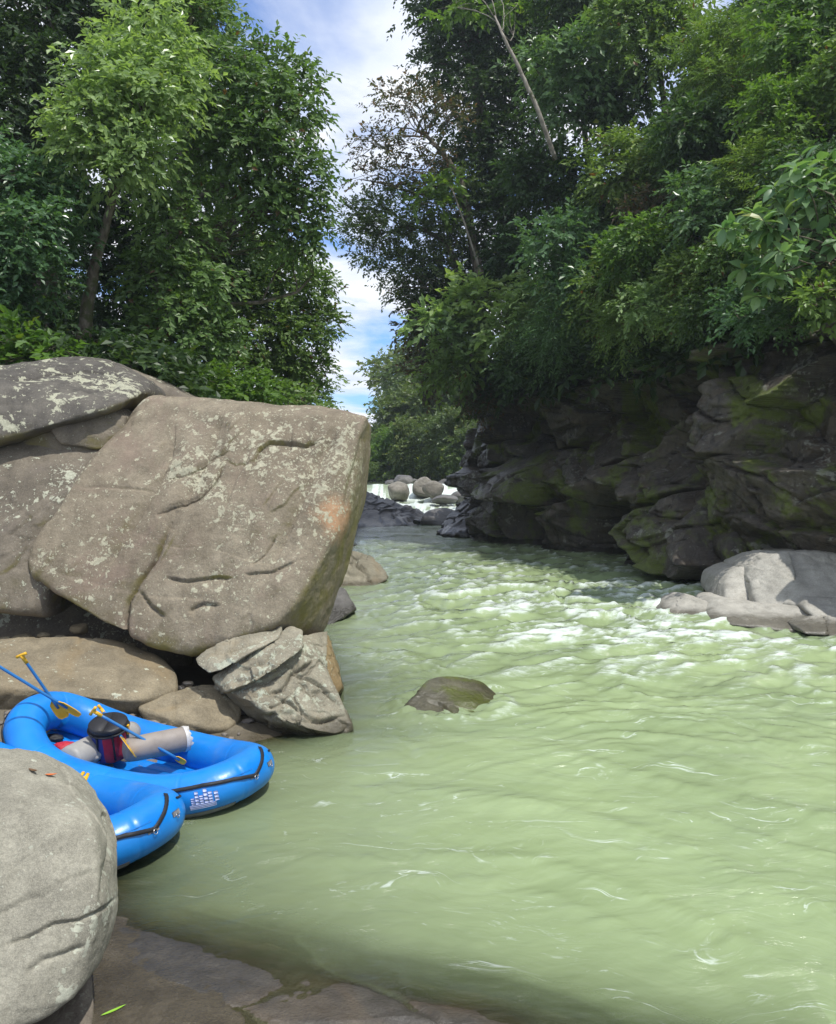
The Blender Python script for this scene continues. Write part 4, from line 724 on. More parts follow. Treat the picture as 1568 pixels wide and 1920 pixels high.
tree('dark tree with grey-green leaves at the far left edge', [(-30, 700, 19, .35), (-45, 560, 18.8, .3), (-60, 450, 18.6, .2), (-60, 330, 18.4, .1)],
     [(-60, 330, 90, 18.4), (30, 345, 56, 18), (90, 340, 50, 18.6), (60, 430, 62, 17.6), (0, 470, 66, 17.2), (115, 455, 44, 18.6), (60, 530, 52, 17.8), (-40, 560, 66, 17.4), (130, 385, 36, 19)], 'medium', 'leaf_blue', 4, lai=2.7, scale=.95)
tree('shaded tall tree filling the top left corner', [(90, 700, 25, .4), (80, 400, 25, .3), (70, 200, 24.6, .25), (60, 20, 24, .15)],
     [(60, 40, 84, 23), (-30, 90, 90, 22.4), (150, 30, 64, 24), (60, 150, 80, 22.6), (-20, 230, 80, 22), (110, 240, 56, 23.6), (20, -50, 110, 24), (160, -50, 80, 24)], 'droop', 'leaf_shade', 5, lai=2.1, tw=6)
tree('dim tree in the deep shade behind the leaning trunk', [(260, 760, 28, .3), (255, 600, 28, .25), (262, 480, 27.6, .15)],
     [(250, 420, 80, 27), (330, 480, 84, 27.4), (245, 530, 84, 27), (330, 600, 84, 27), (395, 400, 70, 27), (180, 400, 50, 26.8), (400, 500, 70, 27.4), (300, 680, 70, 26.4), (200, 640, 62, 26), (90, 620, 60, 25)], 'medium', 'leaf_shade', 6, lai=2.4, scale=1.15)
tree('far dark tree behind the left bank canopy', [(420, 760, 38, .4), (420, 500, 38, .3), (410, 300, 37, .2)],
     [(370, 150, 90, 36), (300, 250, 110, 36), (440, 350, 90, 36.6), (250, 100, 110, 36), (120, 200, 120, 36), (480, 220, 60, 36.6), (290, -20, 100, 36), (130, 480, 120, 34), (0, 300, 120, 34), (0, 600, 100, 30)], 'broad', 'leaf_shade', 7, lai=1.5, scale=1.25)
tree('sunlit yellow-green bush on top of the left rocks, at the frame edge', [(60, 700, 16.4, .05), (62, 660, 16.2, .03)], [(40, 645, 32, 16), (85, 662, 30, 16), (15, 672, 30, 15.8), (130, 668, 20, 16.4), (60, 680, 30, 15.6)], 'broad', 'leaf_lime', 8, lai=3, scale=.8, name='bush', cat='bush')
tree('light green bush growing behind the middle of the rock ridge', [(430, 780, 20, .05), (425, 740, 20, .03)], [(395, 730, 30, 19.6), (440, 722, 36, 19.6), (430, 752, 30, 19), (480, 742, 34, 19.4), (350, 715, 30, 20.5)], 'medium', 'leaf_lime', 9, lai=3, scale=.95, name='bush', cat='bush')
tree('green bush right of the lighter one, behind the top edge of the leaning boulder', [(530, 790, 21, .05), (530, 760, 21, .03)], [(520, 745, 28, 20.6), (560, 752, 26, 21), (500, 765, 20, 20), (585, 762, 16, 22)], 'medium', 'leaf_mid', 10, lai=3, name='bush', cat='bush')
tree('low dark bush at the foot of the leaning trunk', [(200, 690, 18.6, .05), (205, 660, 18.6, .03)], [(200, 655, 34, 18.2), (250, 672, 30, 18), (290, 690, 30, 18.4), (170, 668, 20, 18.4)], 'medium', 'leaf_shade', 12, lai=2.6, name='bush', cat='bush')
def bare(label, paths, mat, name='branch', cat='branch'):
    org = P(*paths[0][0][:3]); V, Q = join([tube(np.array([P(*q[:3]) for q in p]), [q[3] for q in p], 6) for p in paths])
    tag(link(name, mesh_np(name, V-org, Q, M[mat]), None, org), label, cat)
bare('leafless pale twig sticking out low beside the sky gap', [[(590, 768, 21.5, .018), (575, 748, 21.3, .014), (550, 742, 21, .01), (530, 735, 20.8, .005)], [(560, 745, 21.2, .009), (552, 728, 21, .007), (548, 712, 21, .003)], [(575, 748, 21.3, .01), (590, 735, 21.3, .007), (598, 722, 21.4, .003)]], 'bark_pale')
bare('thin leafless twigs against the sky at the right of the left crown', [[(560, 245, 22.4, .012), (585, 235, 22.4, .008), (612, 242, 22.4, .003)], [(575, 240, 22.4, .008), (592, 262, 22.4, .005), (600, 285, 22.4, .003)], [(585, 235, 22.4, .006), (600, 222, 22.4, .004), (606, 215, 22.4, .002)], [(565, 246, 22.4, .008), (580, 275, 22.4, .005), (592, 292, 22.4, .002)]], 'bark_pale')
# ---- right bank
tree('tall dark tree dominating the right bank beside the sky', [(985, 640, 47, .5), (960, 480, 47, .45), (930, 330, 46.6, .36), (895, 180, 46, .28), (860, 40, 46, .18)],
     [(830, 40, 44, 47), (875, 20, 56, 47), (865, 100, 60, 46.6), (805, 130, 30, 46.4), (930, 90, 84, 46), (900, 200, 80, 45.6), (980, 180, 80, 45), (950, 300, 84, 44.6), (880, 330, 56, 45), (930, 420, 80, 44.4), (860, 520, 66, 45), (990, 400, 70, 44), (800, 560, 50, 45.4), (910, 560, 66, 44.4), (850, -40, 90, 47), (950, -30, 100, 46), (1000, 60, 70, 45)], 'medium', 'leaf_shade', 20, lai=2.5, scale=1.7)
tree('open-crowned tree with thin brownish leaves and visible branches reaching over the gap', [(905, 560, 43, .28), (885, 440, 43, .24), (862, 330, 42.6, .18), (825, 280, 42.3, .12), (790, 245, 42, .08)],
     [(729, 172, 30, 42), (779, 180, 34, 42), (814, 205, 36, 42), (759, 215, 26, 42), (849, 225, 34, 42.4), (686, 262, 26, 42), (662, 292, 18, 42), (719, 275, 34, 42), (774, 280, 34, 42), (814, 300, 34, 42.4), (704, 320, 28, 42), (754, 335, 34, 42), (674, 335, 16, 42), (804, 345, 34, 42.4), (714, 205, 20, 42)], 'fine', 'leaf_brown', 21, lai=.75, scale=1.9, bark='bark', squash=.55, tw=6, hollow=.2)
tree('tree with flat layered crown and yellowing leaves below the open brownish one', [(920, 640, 44, .25), (880, 540, 43.6, .2), (835, 450, 43.2, .13), (770, 420, 43, .07)],
     [(665, 398, 26, 43), (700, 390, 36, 43), (755, 380, 42, 43), (815, 372, 44, 43), (860, 350, 34, 43), (680, 440, 34, 43), (730, 430, 46, 43), (790, 440, 46, 43), (845, 440, 44, 43), (700, 480, 34, 43), (750, 500, 40, 43), (800, 500, 42, 43), (735, 540, 22, 43.4)], 'fine', 'leaf_far', 22, lai=1.5, scale=1.9, squash=.5)
tree('dark narrow tree lower down where the right foliage meets the sky', [(800, 760, 50, .25), (790, 640, 50, .2), (780, 560, 50, .1)],
     [(758, 560, 20, 50), (795, 580, 34, 50), (765, 620, 20, 50), (800, 640, 36, 50), (830, 610, 40, 50), (785, 680, 24, 50), (815, 700, 36, 49), (850, 680, 40, 48)], 'medium', 'leaf_brown', 23, lai=2.2, scale=1.9)
def pole_tree(label, trunk, lobes, seed, mat='leaf_lime', kind='broad', scale=1.3):
    return tree(label, trunk, lobes, kind, mat, seed, lai=2.4, scale=scale, bark='bark_pale', tw=3)
pole_tree('slender bare-stemmed pale trunk with a yellow-green tuft, at the top of the right bank', [(1042, 300, 34, .10), (1010, 210, 33.5, .09), (975, 130, 33.5, .08), (945, 70, 33.5, .06), (928, 30, 34, .04)], [(930, 12, 22, 38), (895, 20, 14, 38), (965, 14, 18, 38), (838, 16, 24, 38.2), (860, 2, 20, 38)], 24)
pole_tree('thin pale leaning stem low among the dark foliage beside the sky', [(915, 560, 41, .07), (895, 490, 41, .06), (875, 430, 41, .05), (850, 360, 41, .04)], [(815, 352, 20, 41), (790, 378, 18, 41), (850, 345, 18, 41), (826, 385, 20, 41)], 25)
RT = [  # crown centre, radius in the picture, distance, leaf, material, label
 (1085, 150, 105, 36, 'droop', 'leaf_blue', 'rounded crown with bluish drooping leaves, high on the right bank next to the dark tree'),
 (1075, 480, 92, 33, 'droop', 'leaf_blue', 'dome-shaped bluish-green crown standing out mid-slope above the dark rock face'),
 (1190, 330, 96, 33, 'medium', 'leaf_mid', 'olive tree in the middle of the right slope hung with creepers'),
 (1230, 60, 105, 34, 'medium', 'leaf_mid', 'mid-green tree at the top of the slope, right of the bluish crown'),
 (1370, 110, 92, 30, 'feather', 'leaf_mid', 'feathery tree near the top right with pale twig tips'),
 (1500, 60, 100, 27, 'droop', 'leaf_lime', 'yellow-green tree in the top right corner'),
 (1470, 210, 84, 26, 'medium', 'leaf_lime', 'yellowish bush-like tree below the top right corner'),
 (1310, 270, 86, 29, 'medium', 'leaf_dark', 'dark gap-filling tree in mid slope left of the yellowish tree'),
 (1340, 380, 76, 26, 'droop', 'leaf_blue', 'blue-green tree just left of the large-leaved shrub'),
 (1020, 340, 80, 38, 'medium', 'leaf_dark', 'dark tree at the foot of the slender pale trunk'),
 (1200, 480, 84, 29, 'medium', 'leaf_lime', 'mid-green tree between the dome crown and the big-leaved shrub, mid slope'),
 (1540, 340, 84, 23, 'medium', 'leaf_dark', 'dark tree behind the large-leaved shrub at the right edge'),
 (1160, 200, 70, 37, 'medium', 'leaf_dark', 'shaded small tree between two crowns high on the slope'),
 (1440, 330, 66, 25, 'feather', 'leaf_mid', 'feathery green tree above the large-leaved shrub'),
 (1100, 20, 90, 38, 'medium', 'leaf_dark', 'dark tree at the top edge between the dark giant and the mid-green tree'),
 (1650, 150, 120, 24, 'medium', 'leaf_mid', 'green tree cut by the right edge of the frame near the top')]
for i, (a, b, r, D, kd, mt, lab) in enumerate(RT):
    rg = np.random.default_rng(300+i); L = [(a, b-r*.1, r*.62, D)]
    for k in range(7):
        an = k*.9+rg.uniform(0, .8); rr = r*rg.uniform(.45, .78); L.append((a+rr*math.cos(an), b+rr*math.sin(an)*.85, r*rg.uniform(.30, .46), D+rg.uniform(-1.6, .6)))
    tree(lab, [(a+25, b+r*2.1, D+3.0, .16), (a+12, b+r, D+2, .12), (a, b, D+.5, .07), (a-5, b-r*.5, D, .03)], L, kd, mt, 300+i, lai=2.5, scale=D/22, tw=3)
# shrubs over the lip of the cliff and up the slope
SH = [(835, 610, 60, 40, 'broad', 'leaf_bright', 'lush light-green shrub spilling over the river end of the cliff'), (900, 570, 66, 39, 'broad', 'leaf_bright', 'light-green shrub beside the lush one, its leaves catching light'),
 (880, 680, 52, 39, 'broad', 'leaf_mid', 'hanging green shrub lowest over the cliff end'), (820, 700, 34, 42, 'medium', 'leaf_mid', 'small shrub hanging at the very tip of the cliff end'), (960, 620, 62, 37, 'broad', 'leaf_bright', 'broad-leaved shrub over the cliff lip right of the light-green ones'),
 (1010, 560, 60, 36, 'medium', 'leaf_bright', 'rounded shrub just above the cliff lip below the dome crown'), (1060, 620, 60, 33, 'feather', 'leaf_blue', 'feathery shrub draping over the dark recess of the cliff'), (1130, 570, 66, 31, 'medium', 'leaf_mid', 'dense shrub above the middle of the dark recess'),
 (1180, 610, 52, 29, 'feather', 'leaf_mid', 'lacy shrub trailing down over the middle of the recess'), (1240, 570, 62, 27, 'medium', 'leaf_bright', 'olive shrub on the cliff edge right of the lacy one'), (1300, 520, 62, 26, 'medium', 'leaf_mid', 'shrub behind the cliff edge, left of the large-leaved shrub'),
 (1320, 590, 44, 24, 'medium', 'leaf_dark', 'dark shrub hugging the cliff edge under the large-leaved shrub'), (1400, 575, 50, 22, 'droop', 'leaf_blue', 'blue-green shrub on the cliff edge right under the big leaves'), (1480, 590, 50, 20.5, 'medium', 'leaf_dark', 'dark shrub at the cliff edge near the right of the frame'),
 (1555, 560, 60, 19.5, 'broad', 'leaf_mid', 'green shrub on the cliff edge cut by the right edge of the frame'), (970, 480, 60, 40, 'medium', 'leaf_dark', 'dark shrub at the base of the thin leaning stem'), (900, 750, 34, 40, 'fine', 'leaf_brown', 'dry brownish creeper hanging from the cliff tip'),
 (1110, 400, 60, 36, 'medium', 'leaf_dark', 'shadowed shrub right above the dome crown'), (1230, 420, 60, 30, 'medium', 'leaf_brown', 'brownish creeper-covered shrub mid-slope'), (960, 690, 30, 36.5, 'medium', 'leaf_dark', 'dark tuft hanging below the lip near the cliff end'),
 (1450, 510, 56, 22, 'medium', 'leaf_dark', 'dark shrub behind the lower big leaves'), (1380, 480, 56, 24, 'medium', 'leaf_mid', 'mid-green shrub between the slope and the big leaves'), (1010, 650, 40, 35, 'medium', 'leaf_dark', 'dark shrub in the shade on the lip of the recess'), (1270, 610, 34, 26, 'fine', 'leaf_mid', 'small-leaved tuft dangling over the right end of the recess')]
for i, (a, b, r, D, kd, mt, lab) in enumerate(SH):
    rg = np.random.default_rng(400+i); L = [(a, b, r*.66, D)]
    for k in range(5):
        an = k*1.26+rg.uniform(0, .8); rr = r*rg.uniform(.45, .8); L.append((a+rr*math.cos(an), b+rr*math.sin(an)*.8, r*rg.uniform(.32, .5), D+rg.uniform(-1.0, .8)))
    tree(lab, [(a+10, b+r*.5, D+2.2, .05), (a+5, b+r*.2, D+1.2, .04), (a, b, D, .02)], L, kd, mt, 400+i, lai=2.6, scale=D/25, name='shrub', cat='shrub', tw=2)
# the large-leaved shrub reaching in from the right
rg = np.random.default_rng(77); root = empty('shrub', P(1650, 540, 20.5)); org = P(1650, 540, 20.5); tag(root, 'large-leaved pale green shrub reaching in from the right edge', 'shrub')
Vs, Bs, Ds = [], [], []
LP = [(1375, 440), (1352, 428), (1410, 400), (1450, 350), (1490, 312), (1530, 300), (1400, 470), (1440, 430), (1470, 400), (1510, 370), (1550, 340), (1430, 490), (1480, 455), (1520, 430), (1560, 400), (1400, 530), (1445, 520), (1500, 500), (1540, 470), (1570, 450), (1390, 505), (1580, 330), (1590, 500), (1455, 375), (1600, 430), (1420, 440), (1495, 425), (1535, 395), (1480, 350), (1460, 470), (1525, 330), (1500, 290), (1560, 300), (1430, 410), (1550, 520), (1415, 555)]
for (a, b) in LP:
    D = 19+rg.uniform(-.8, .8); e = P(a, b, D); p, r = limb(org+rg.normal(size=3)*.4, e, .04, .008, rg, 8, .06); Vs.append(tube(p, r, 5)); ax = p[-1]-p[-2]; ax /= np.linalg.norm(ax)
    for k in range(14):
        an = k*2.4; s1 = np.cross(ax, [0, 0, 1]); s1 /= np.linalg.norm(s1); s2 = np.cross(s1, ax); back = .036*k
        Bs.append(e-ax*back); Ds.append(ax*.3+s1*math.cos(an)+s2*math.sin(an)*.7+np.array([0, -.15, -.2])+rg.normal(size=3)*.12)
V, Q = join(Vs); link('stem', mesh_np('stem', V-org, Q, M['bark']), root)
Bs = np.array(Bs); Ds = np.array(Ds); n = len(Bs); NR_ = np.array([0, -.45, 1.])+rg.normal(size=(n, 3))*.3; LL = rg.uniform(.32, .52, n); WW = rg.uniform(.17, .27, n)
pick = rg.permutation(n)[:290]; rest = np.setdiff1d(np.arange(n), pick)
V, Fq, nv = leaf_quads(Bs[rest], Ds[rest], NR_[rest], LL[rest], WW[rest], rg, True); m_ = len(rest)
t4 = np.repeat(np.stack([rg.uniform(.1, 1, m_), rg.uniform(0, 1, m_), rg.uniform(0, 1, m_), np.ones(m_)], 1), nv, 0); tag(link('foliage', leaf_mesh('foliage', (V, Fq, t4), M['leaf_big'], org), root), kind='stuff')
LMS = []
for k in range(6):
    V, Fq, nv = leaf_quads(np.zeros((1, 3)), np.array([[0, 1., 0]]), np.array([[0, 0, 1.]]), np.array([1.]), np.array([.46+.03*k]), rg, True)
    LMS.append(mesh_np('leaf', V, Fq, M['leaf_big'], True, cols={'tone': np.tile([.1+.17*k, [.3, .95][k == 2], .5, 1], (len(V), 1))}))
from mathutils import Matrix
for i_, k in enumerate(pick):
    o = bpy.data.objects.new('leaf', LMS[i_ % 6]); COL.objects.link(o); o.parent = root; d = Vector(Ds[k]).normalized(); s_ = d.cross(Vector(NR_[k])).normalized(); n_ = s_.cross(d); L_ = LL[k]
    o.matrix_local = Matrix(((s_.x*L_, d.x*L_, n_.x*L_, Bs[k][0]-org[0]), (s_.y*L_, d.y*L_, n_.y*L_, Bs[k][1]-org[1]), (s_.z*L_, d.z*L_, n_.z*L_, Bs[k][2]-org[2]), (0, 0, 0, 1)))
# ---- undergrowth carpets
def carpet(label, pts, kind, mat, seed, scale, name='undergrowth'):
    rng = np.random.default_rng(seed); d = rng.normal(size=pts.shape)*.7+np.array([-.2, -.3, .6])
    tag(link(name, leaf_mesh(name, sprays(pts, d, kind, rng, scale), M[mat], (0, 0, 0))), label, 'undergrowth', kind='stuff')
rg = np.random.default_rng(9); n = 9500; k = rg.integers(110, 330, n); tt = rg.random(n)**1.4*30+.2; pts = np.stack([CL[k, 0]+CN[k, 0]*tt, CL[k, 1]+CN[k, 1]*tt, np.zeros(n)], 1)
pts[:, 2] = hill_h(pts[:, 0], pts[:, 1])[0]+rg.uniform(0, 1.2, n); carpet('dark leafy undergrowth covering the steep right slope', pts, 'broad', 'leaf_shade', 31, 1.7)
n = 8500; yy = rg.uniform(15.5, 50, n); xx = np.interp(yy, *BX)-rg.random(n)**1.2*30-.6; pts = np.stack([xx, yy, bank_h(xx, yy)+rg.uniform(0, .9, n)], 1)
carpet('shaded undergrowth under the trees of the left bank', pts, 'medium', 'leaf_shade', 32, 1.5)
n = 5200; yy = rg.uniform(86, 150, n); xx = rg.uniform(-30, 22, n); pts = np.stack([xx, yy, ground_h(xx, yy)+rg.uniform(0, 2.5, n)], 1); carpet('far green thicket at the head of the river', pts, 'far', 'leaf_far', 33, 1.5)
# ---- far forest: three built trees, copied
protos = []
for i, (kd, mt) in enumerate([('far', 'leaf_far'), ('far', 'leaf_far'), ('far', 'leaf_lime')]):
    rg = np.random.default_rng(600+i); L = [(rg.normal()*1.6, rg.normal()*1.6, 4+rg.random()*6, rg.uniform(1.3, 2.3)) for _ in range(13)]
    root = empty('tree', (0, 0, 0)); V, Q = wood_geo([(0, 0, -1, .28), (.2, .1, 3, .22), (0, .2, 6, .15), (.2, 0, 9, .06)], L, 600+i, 2); link('trunk', mesh_np('trunk', V, Q, M['bark_pale']), root)
    link('crown', leaf_mesh('crown', crown_geo(L, kd, 600+i, 2.3, 1., .8), M[mt], (0, 0, 0)), root); protos.append(root)
FT = [(640, 120, 0, .35, 'far pale green treetop level with the top of the leaning boulder'), (672, 112, 2, .36, 'small far tree just left of the boulder corner against the horizon'), (690, 100, 2, .42, 'lime far tree right beside the boulder corner'), (712, 104, 0, .5, 'far tree forming the left shoulder of the distant wood'),
 (738, 98, 1, .72, 'far green tree above the cascade, second from the sky'), (765, 106, 0, 1.0, 'tall far tree behind the white chute'), (785, 96, 1, 1.1, 'far dark tree above the tall pale boulder'), (812, 104, 0, 1.35, 'tall far tree in the middle of the distant wood'),
 (838, 94, 1, 1.15, 'far tree right of the middle of the distant wood'), (862, 102, 0, 1.4, 'tall far tree left of the cliff silhouette'), (885, 92, 1, 1.2, 'far dark tree touching the cliff silhouette'), (905, 86, 0, 1.1, 'far tree half hidden by the cliff end'), (705, 92, 0, .5, 'low far tree at the bright head of the river'),
 (728, 90, 2, .52, 'yellow-green low far tree above the river head'), (752, 88, 2, .6, 'yellow-green far tree behind the cascade boulders'), (780, 87, 0, .65, 'low far tree right behind the cascade boulders'), (806, 86, 1, .7, 'dark low far tree behind the big pale boulder'), (832, 84, 1, .7, 'dark low far tree near the foot of the wood'),
 (858, 82, 0, .72, 'low far tree behind the boulders nearest the cliff'), (880, 80, 1, .7, 'lowest far tree in the corner by the cliff'), (785, 116, 0, 1.1, 'highest far treetop on the left of the distant wood'), (800, 118, 1, 1.7, 'highest far treetop in the middle of the distant wood'), (850, 116, 0, 1.7, 'highest far treetop on the right of the distant wood'), (680, 84, 1, .3, 'small far bush at the bright bend of the river')]
used = set()
for a, D, v, s, lab in FT:
    src = protos[v]; o = src if v not in used else copy_tree(src); used.add(v)
    x0 = P(a, 880, D)[0]; z0 = float(ground_h(x0, D)[0]) if a > 640 else 3.
    o.location = (x0, D, max(z0, 1.5)-.3); o.scale = (s*.95, s*.95, s); o.rotation_euler = (0, 0, a*1.7); tag(o, lab, 'tree', 'trees of the far wood')
print('LEAF TRIS', TRI[0])
# ------------------------------------------------------------------ rafts
def raft_mat():
    n = NT('blue_raft_fabric'); pos = n.n('ShaderNodeTexCoord').outputs['Object']; sc = n.n('ShaderNodeAttribute', attribute_name='scuff').outputs['Fac']
    c = n.mix(n.rng(n.noise(pos, 1.6, 4), .35, .65), (.004, .175, .58), (.006, .215, .66))
    g = n.rng(n.math('ADD', n.math('MULTIPLY', n.noise(pos, 9, 6, .7), .6), sc), .60, 1.1, 0, .55); c = n.mix(g, c, (.16, .24, .33))
    c = n.mix(n.rng(n.noise(pos, 26, 6, .7), .60, .78, 0, .25), c, (.30, .36, .42))
    b = n.n('ShaderNodeBump', {'Height': n.noise(pos, 90, 3), 'Strength': .06, 'Distance': .01})
    b2 = n.n('ShaderNodeBump', {'Height': n.noise(pos, 3.2, 3), 'Strength': .25, 'Distance': .04, 'Normal': b.outputs[0]})
    s = n.n('ShaderNodeBsdfPrincipled', {'Base Color': c, 'Roughness': n.rng(n.noise(pos, 5, 5), .3, .7, .30, .46), 'Normal': b2.outputs[0]}); return n.out(s.outputs[0])
M['raft'] = raft_mat(); M['strap'] = plain_mat('black_webbing', (.012, .013, .018), .7); M['greypatch'] = plain_mat('grey_rubber_patch', (.20, .20, .21), .6, .4); M['ring'] = plain_mat('ring_metal', (.45, .45, .46), .35, .2, metal=.9)
M['decal'] = plain_mat('pale_lavender_print', (.50, .56, .88), .45, .35); M['thwart'] = plain_mat('beige_grey_fabric', (.27, .235, .205), .6, .4, scale=5); M['silver'] = plain_mat('frayed_silver_cloth', (.55, .54, .52), .45, .5, scale=30)
M['yellow'] = plain_mat('yellow_plastic', (.75, .42, .02), .38, .2); M['shaft'] = plain_mat('blue_shaft', (.02, .16, .42), .35, .2); M['black'] = plain_mat('black_fabric', (.014, .014, .017), .55, .3); M['red'] = plain_mat('red_fabric', (.45, .02, .035), .5, .4)
M['navy'] = plain_mat('navy_fabric', (.02, .04, .22), .5, .4); M['grey'] = plain_mat('grey_fabric', (.32, .31, .29), .55, .35, scale=6); M['orange'] = plain_mat('orange_leaf', (.55, .14, .03), .5, .3); M['greenleaf'] = plain_mat('fresh_green_leaf', (.25, .48, .04), .4, .15)
RA, RB, RR = 1.40, .67, .222
t_ = np.linspace(0, 2*math.pi, 1201)[:-1]; e_ = 2/2.55
rx = RA*np.sign(np.cos(t_))*np.abs(np.cos(t_))**e_; ry = RB*np.sign(np.sin(t_))*np.abs(np.sin(t_))**e_
sl_ = np.concatenate([[0], np.cumsum(np.hypot(np.diff(np.append(rx, rx[0])), np.diff(np.append(ry, ry[0]))))]); NR = 240; si = np.linspace(0, sl_[-1], NR+1)[:-1]
RC = np.stack([np.interp(si, sl_, np.append(rx, rx[0])), np.interp(si, sl_, np.append(ry, ry[0])), np.zeros(NR)], 1); PER = sl_[-1]
for _ in range(6): RC = .25*np.roll(RC, 1, 0)+.5*RC+.25*np.roll(RC, -1, 0)
RC[:, 2] = RR+np.where(RC[:, 0] > 0, .20, .34)*(np.abs(RC[:, 0])/RA)**3
def rframe(u):
    """u in 0..1 round the raft, from the bow over the far side"""
    f = np.atleast_1d(np.asarray(u, float)) % 1*NR; i = np.floor(f).astype(int) % NR; w = (f-np.floor(f))[:, None]
    c = RC[i]*(1-w)+RC[(i+1) % NR]*w; T = RC[(i+2) % NR]-RC[(i-1) % NR]; T /= np.linalg.norm(T, axis=1)[:, None]
    O = np.stack([T[:, 1], -T[:, 0], 0*T[:, 0]], 1); O /= np.linalg.norm(O, axis=1)[:, None]; U = np.cross(O, T); U *= np.sign(U[:, 2:3]); return c, T, O, U
SEAMS = [.03, .10, .22, .36, .47, .53, .64, .78, .90, .97]
def rsurf(u, phi, lift=0.):
    c, T, O, U = rframe(u); phi = np.broadcast_to(np.asarray(phi, float), (len(c),)); r = RR+lift; return c+r*(np.cos(phi)[:, None]*O+np.sin(phi)[:, None]*U)
def patch(u0, u1, p0, p1, lift, nu=14, np_=8, th=.004):
    u, p = np.meshgrid(np.linspace(u0, u1, nu), np.linspace(p0, p1, np_), indexing='ij'); V = np.vstack([rsurf(u.ravel(), p.ravel(), lift), rsurf(u.ravel(), p.ravel(), lift-th-.004)])
    i, j = np.meshgrid(np.arange(nu-1), np.arange(np_-1), indexing='ij'); b = i*np_+j; Q = np.stack([b, b+np_, b+np_+1, b+1], -1).reshape(-1, 4); k = nu*np_
    ring = [i_*np_ for i_ in range(nu)]+[(nu-1)*np_+j_ for j_ in range(1, np_)]+[i_*np_+np_-1 for i_ in range(nu-2, -1, -1)]+[j_ for j_ in range(np_-2, 0, -1)]
    side = [(ring[m], ring[(m+1) % len(ring)], ring[(m+1) % len(ring)]+k, ring[m]+k) for m in range(len(ring))]
    return V, np.vstack([Q, np.array(side)])
def ribbon(us, phis, wd=.019, lift=.014):
    us = np.asarray(us, float); m = len(us)*10; f = np.linspace(0, len(us)-1, m); uu = np.interp(f, np.arange(len(us)), us); pp = np.interp(f, np.arange(len(us)), phis)
    p = rsurf(uu, pp, lift); c, T, O, U = rframe(uu); N = np.cos(pp)[:, None]*O+np.sin(pp)[:, None]*U; D = np.gradient(p, axis=0); D /= np.linalg.norm(D, axis=1)[:, None]+1e-9; S = np.cross(D, N)
    V = np.stack([p+S*wd, p-S*wd, p-S*wd-N*.006, p+S*wd-N*.006], 1).reshape(-1, 3); i = np.arange(m-1)[:, None]*4; j = np.arange(4)[None]; j2 = (j+1) % 4
    return V, np.stack([i+j, i+j2, i+4+j2, i+4+j], -1).reshape(-1, 4)
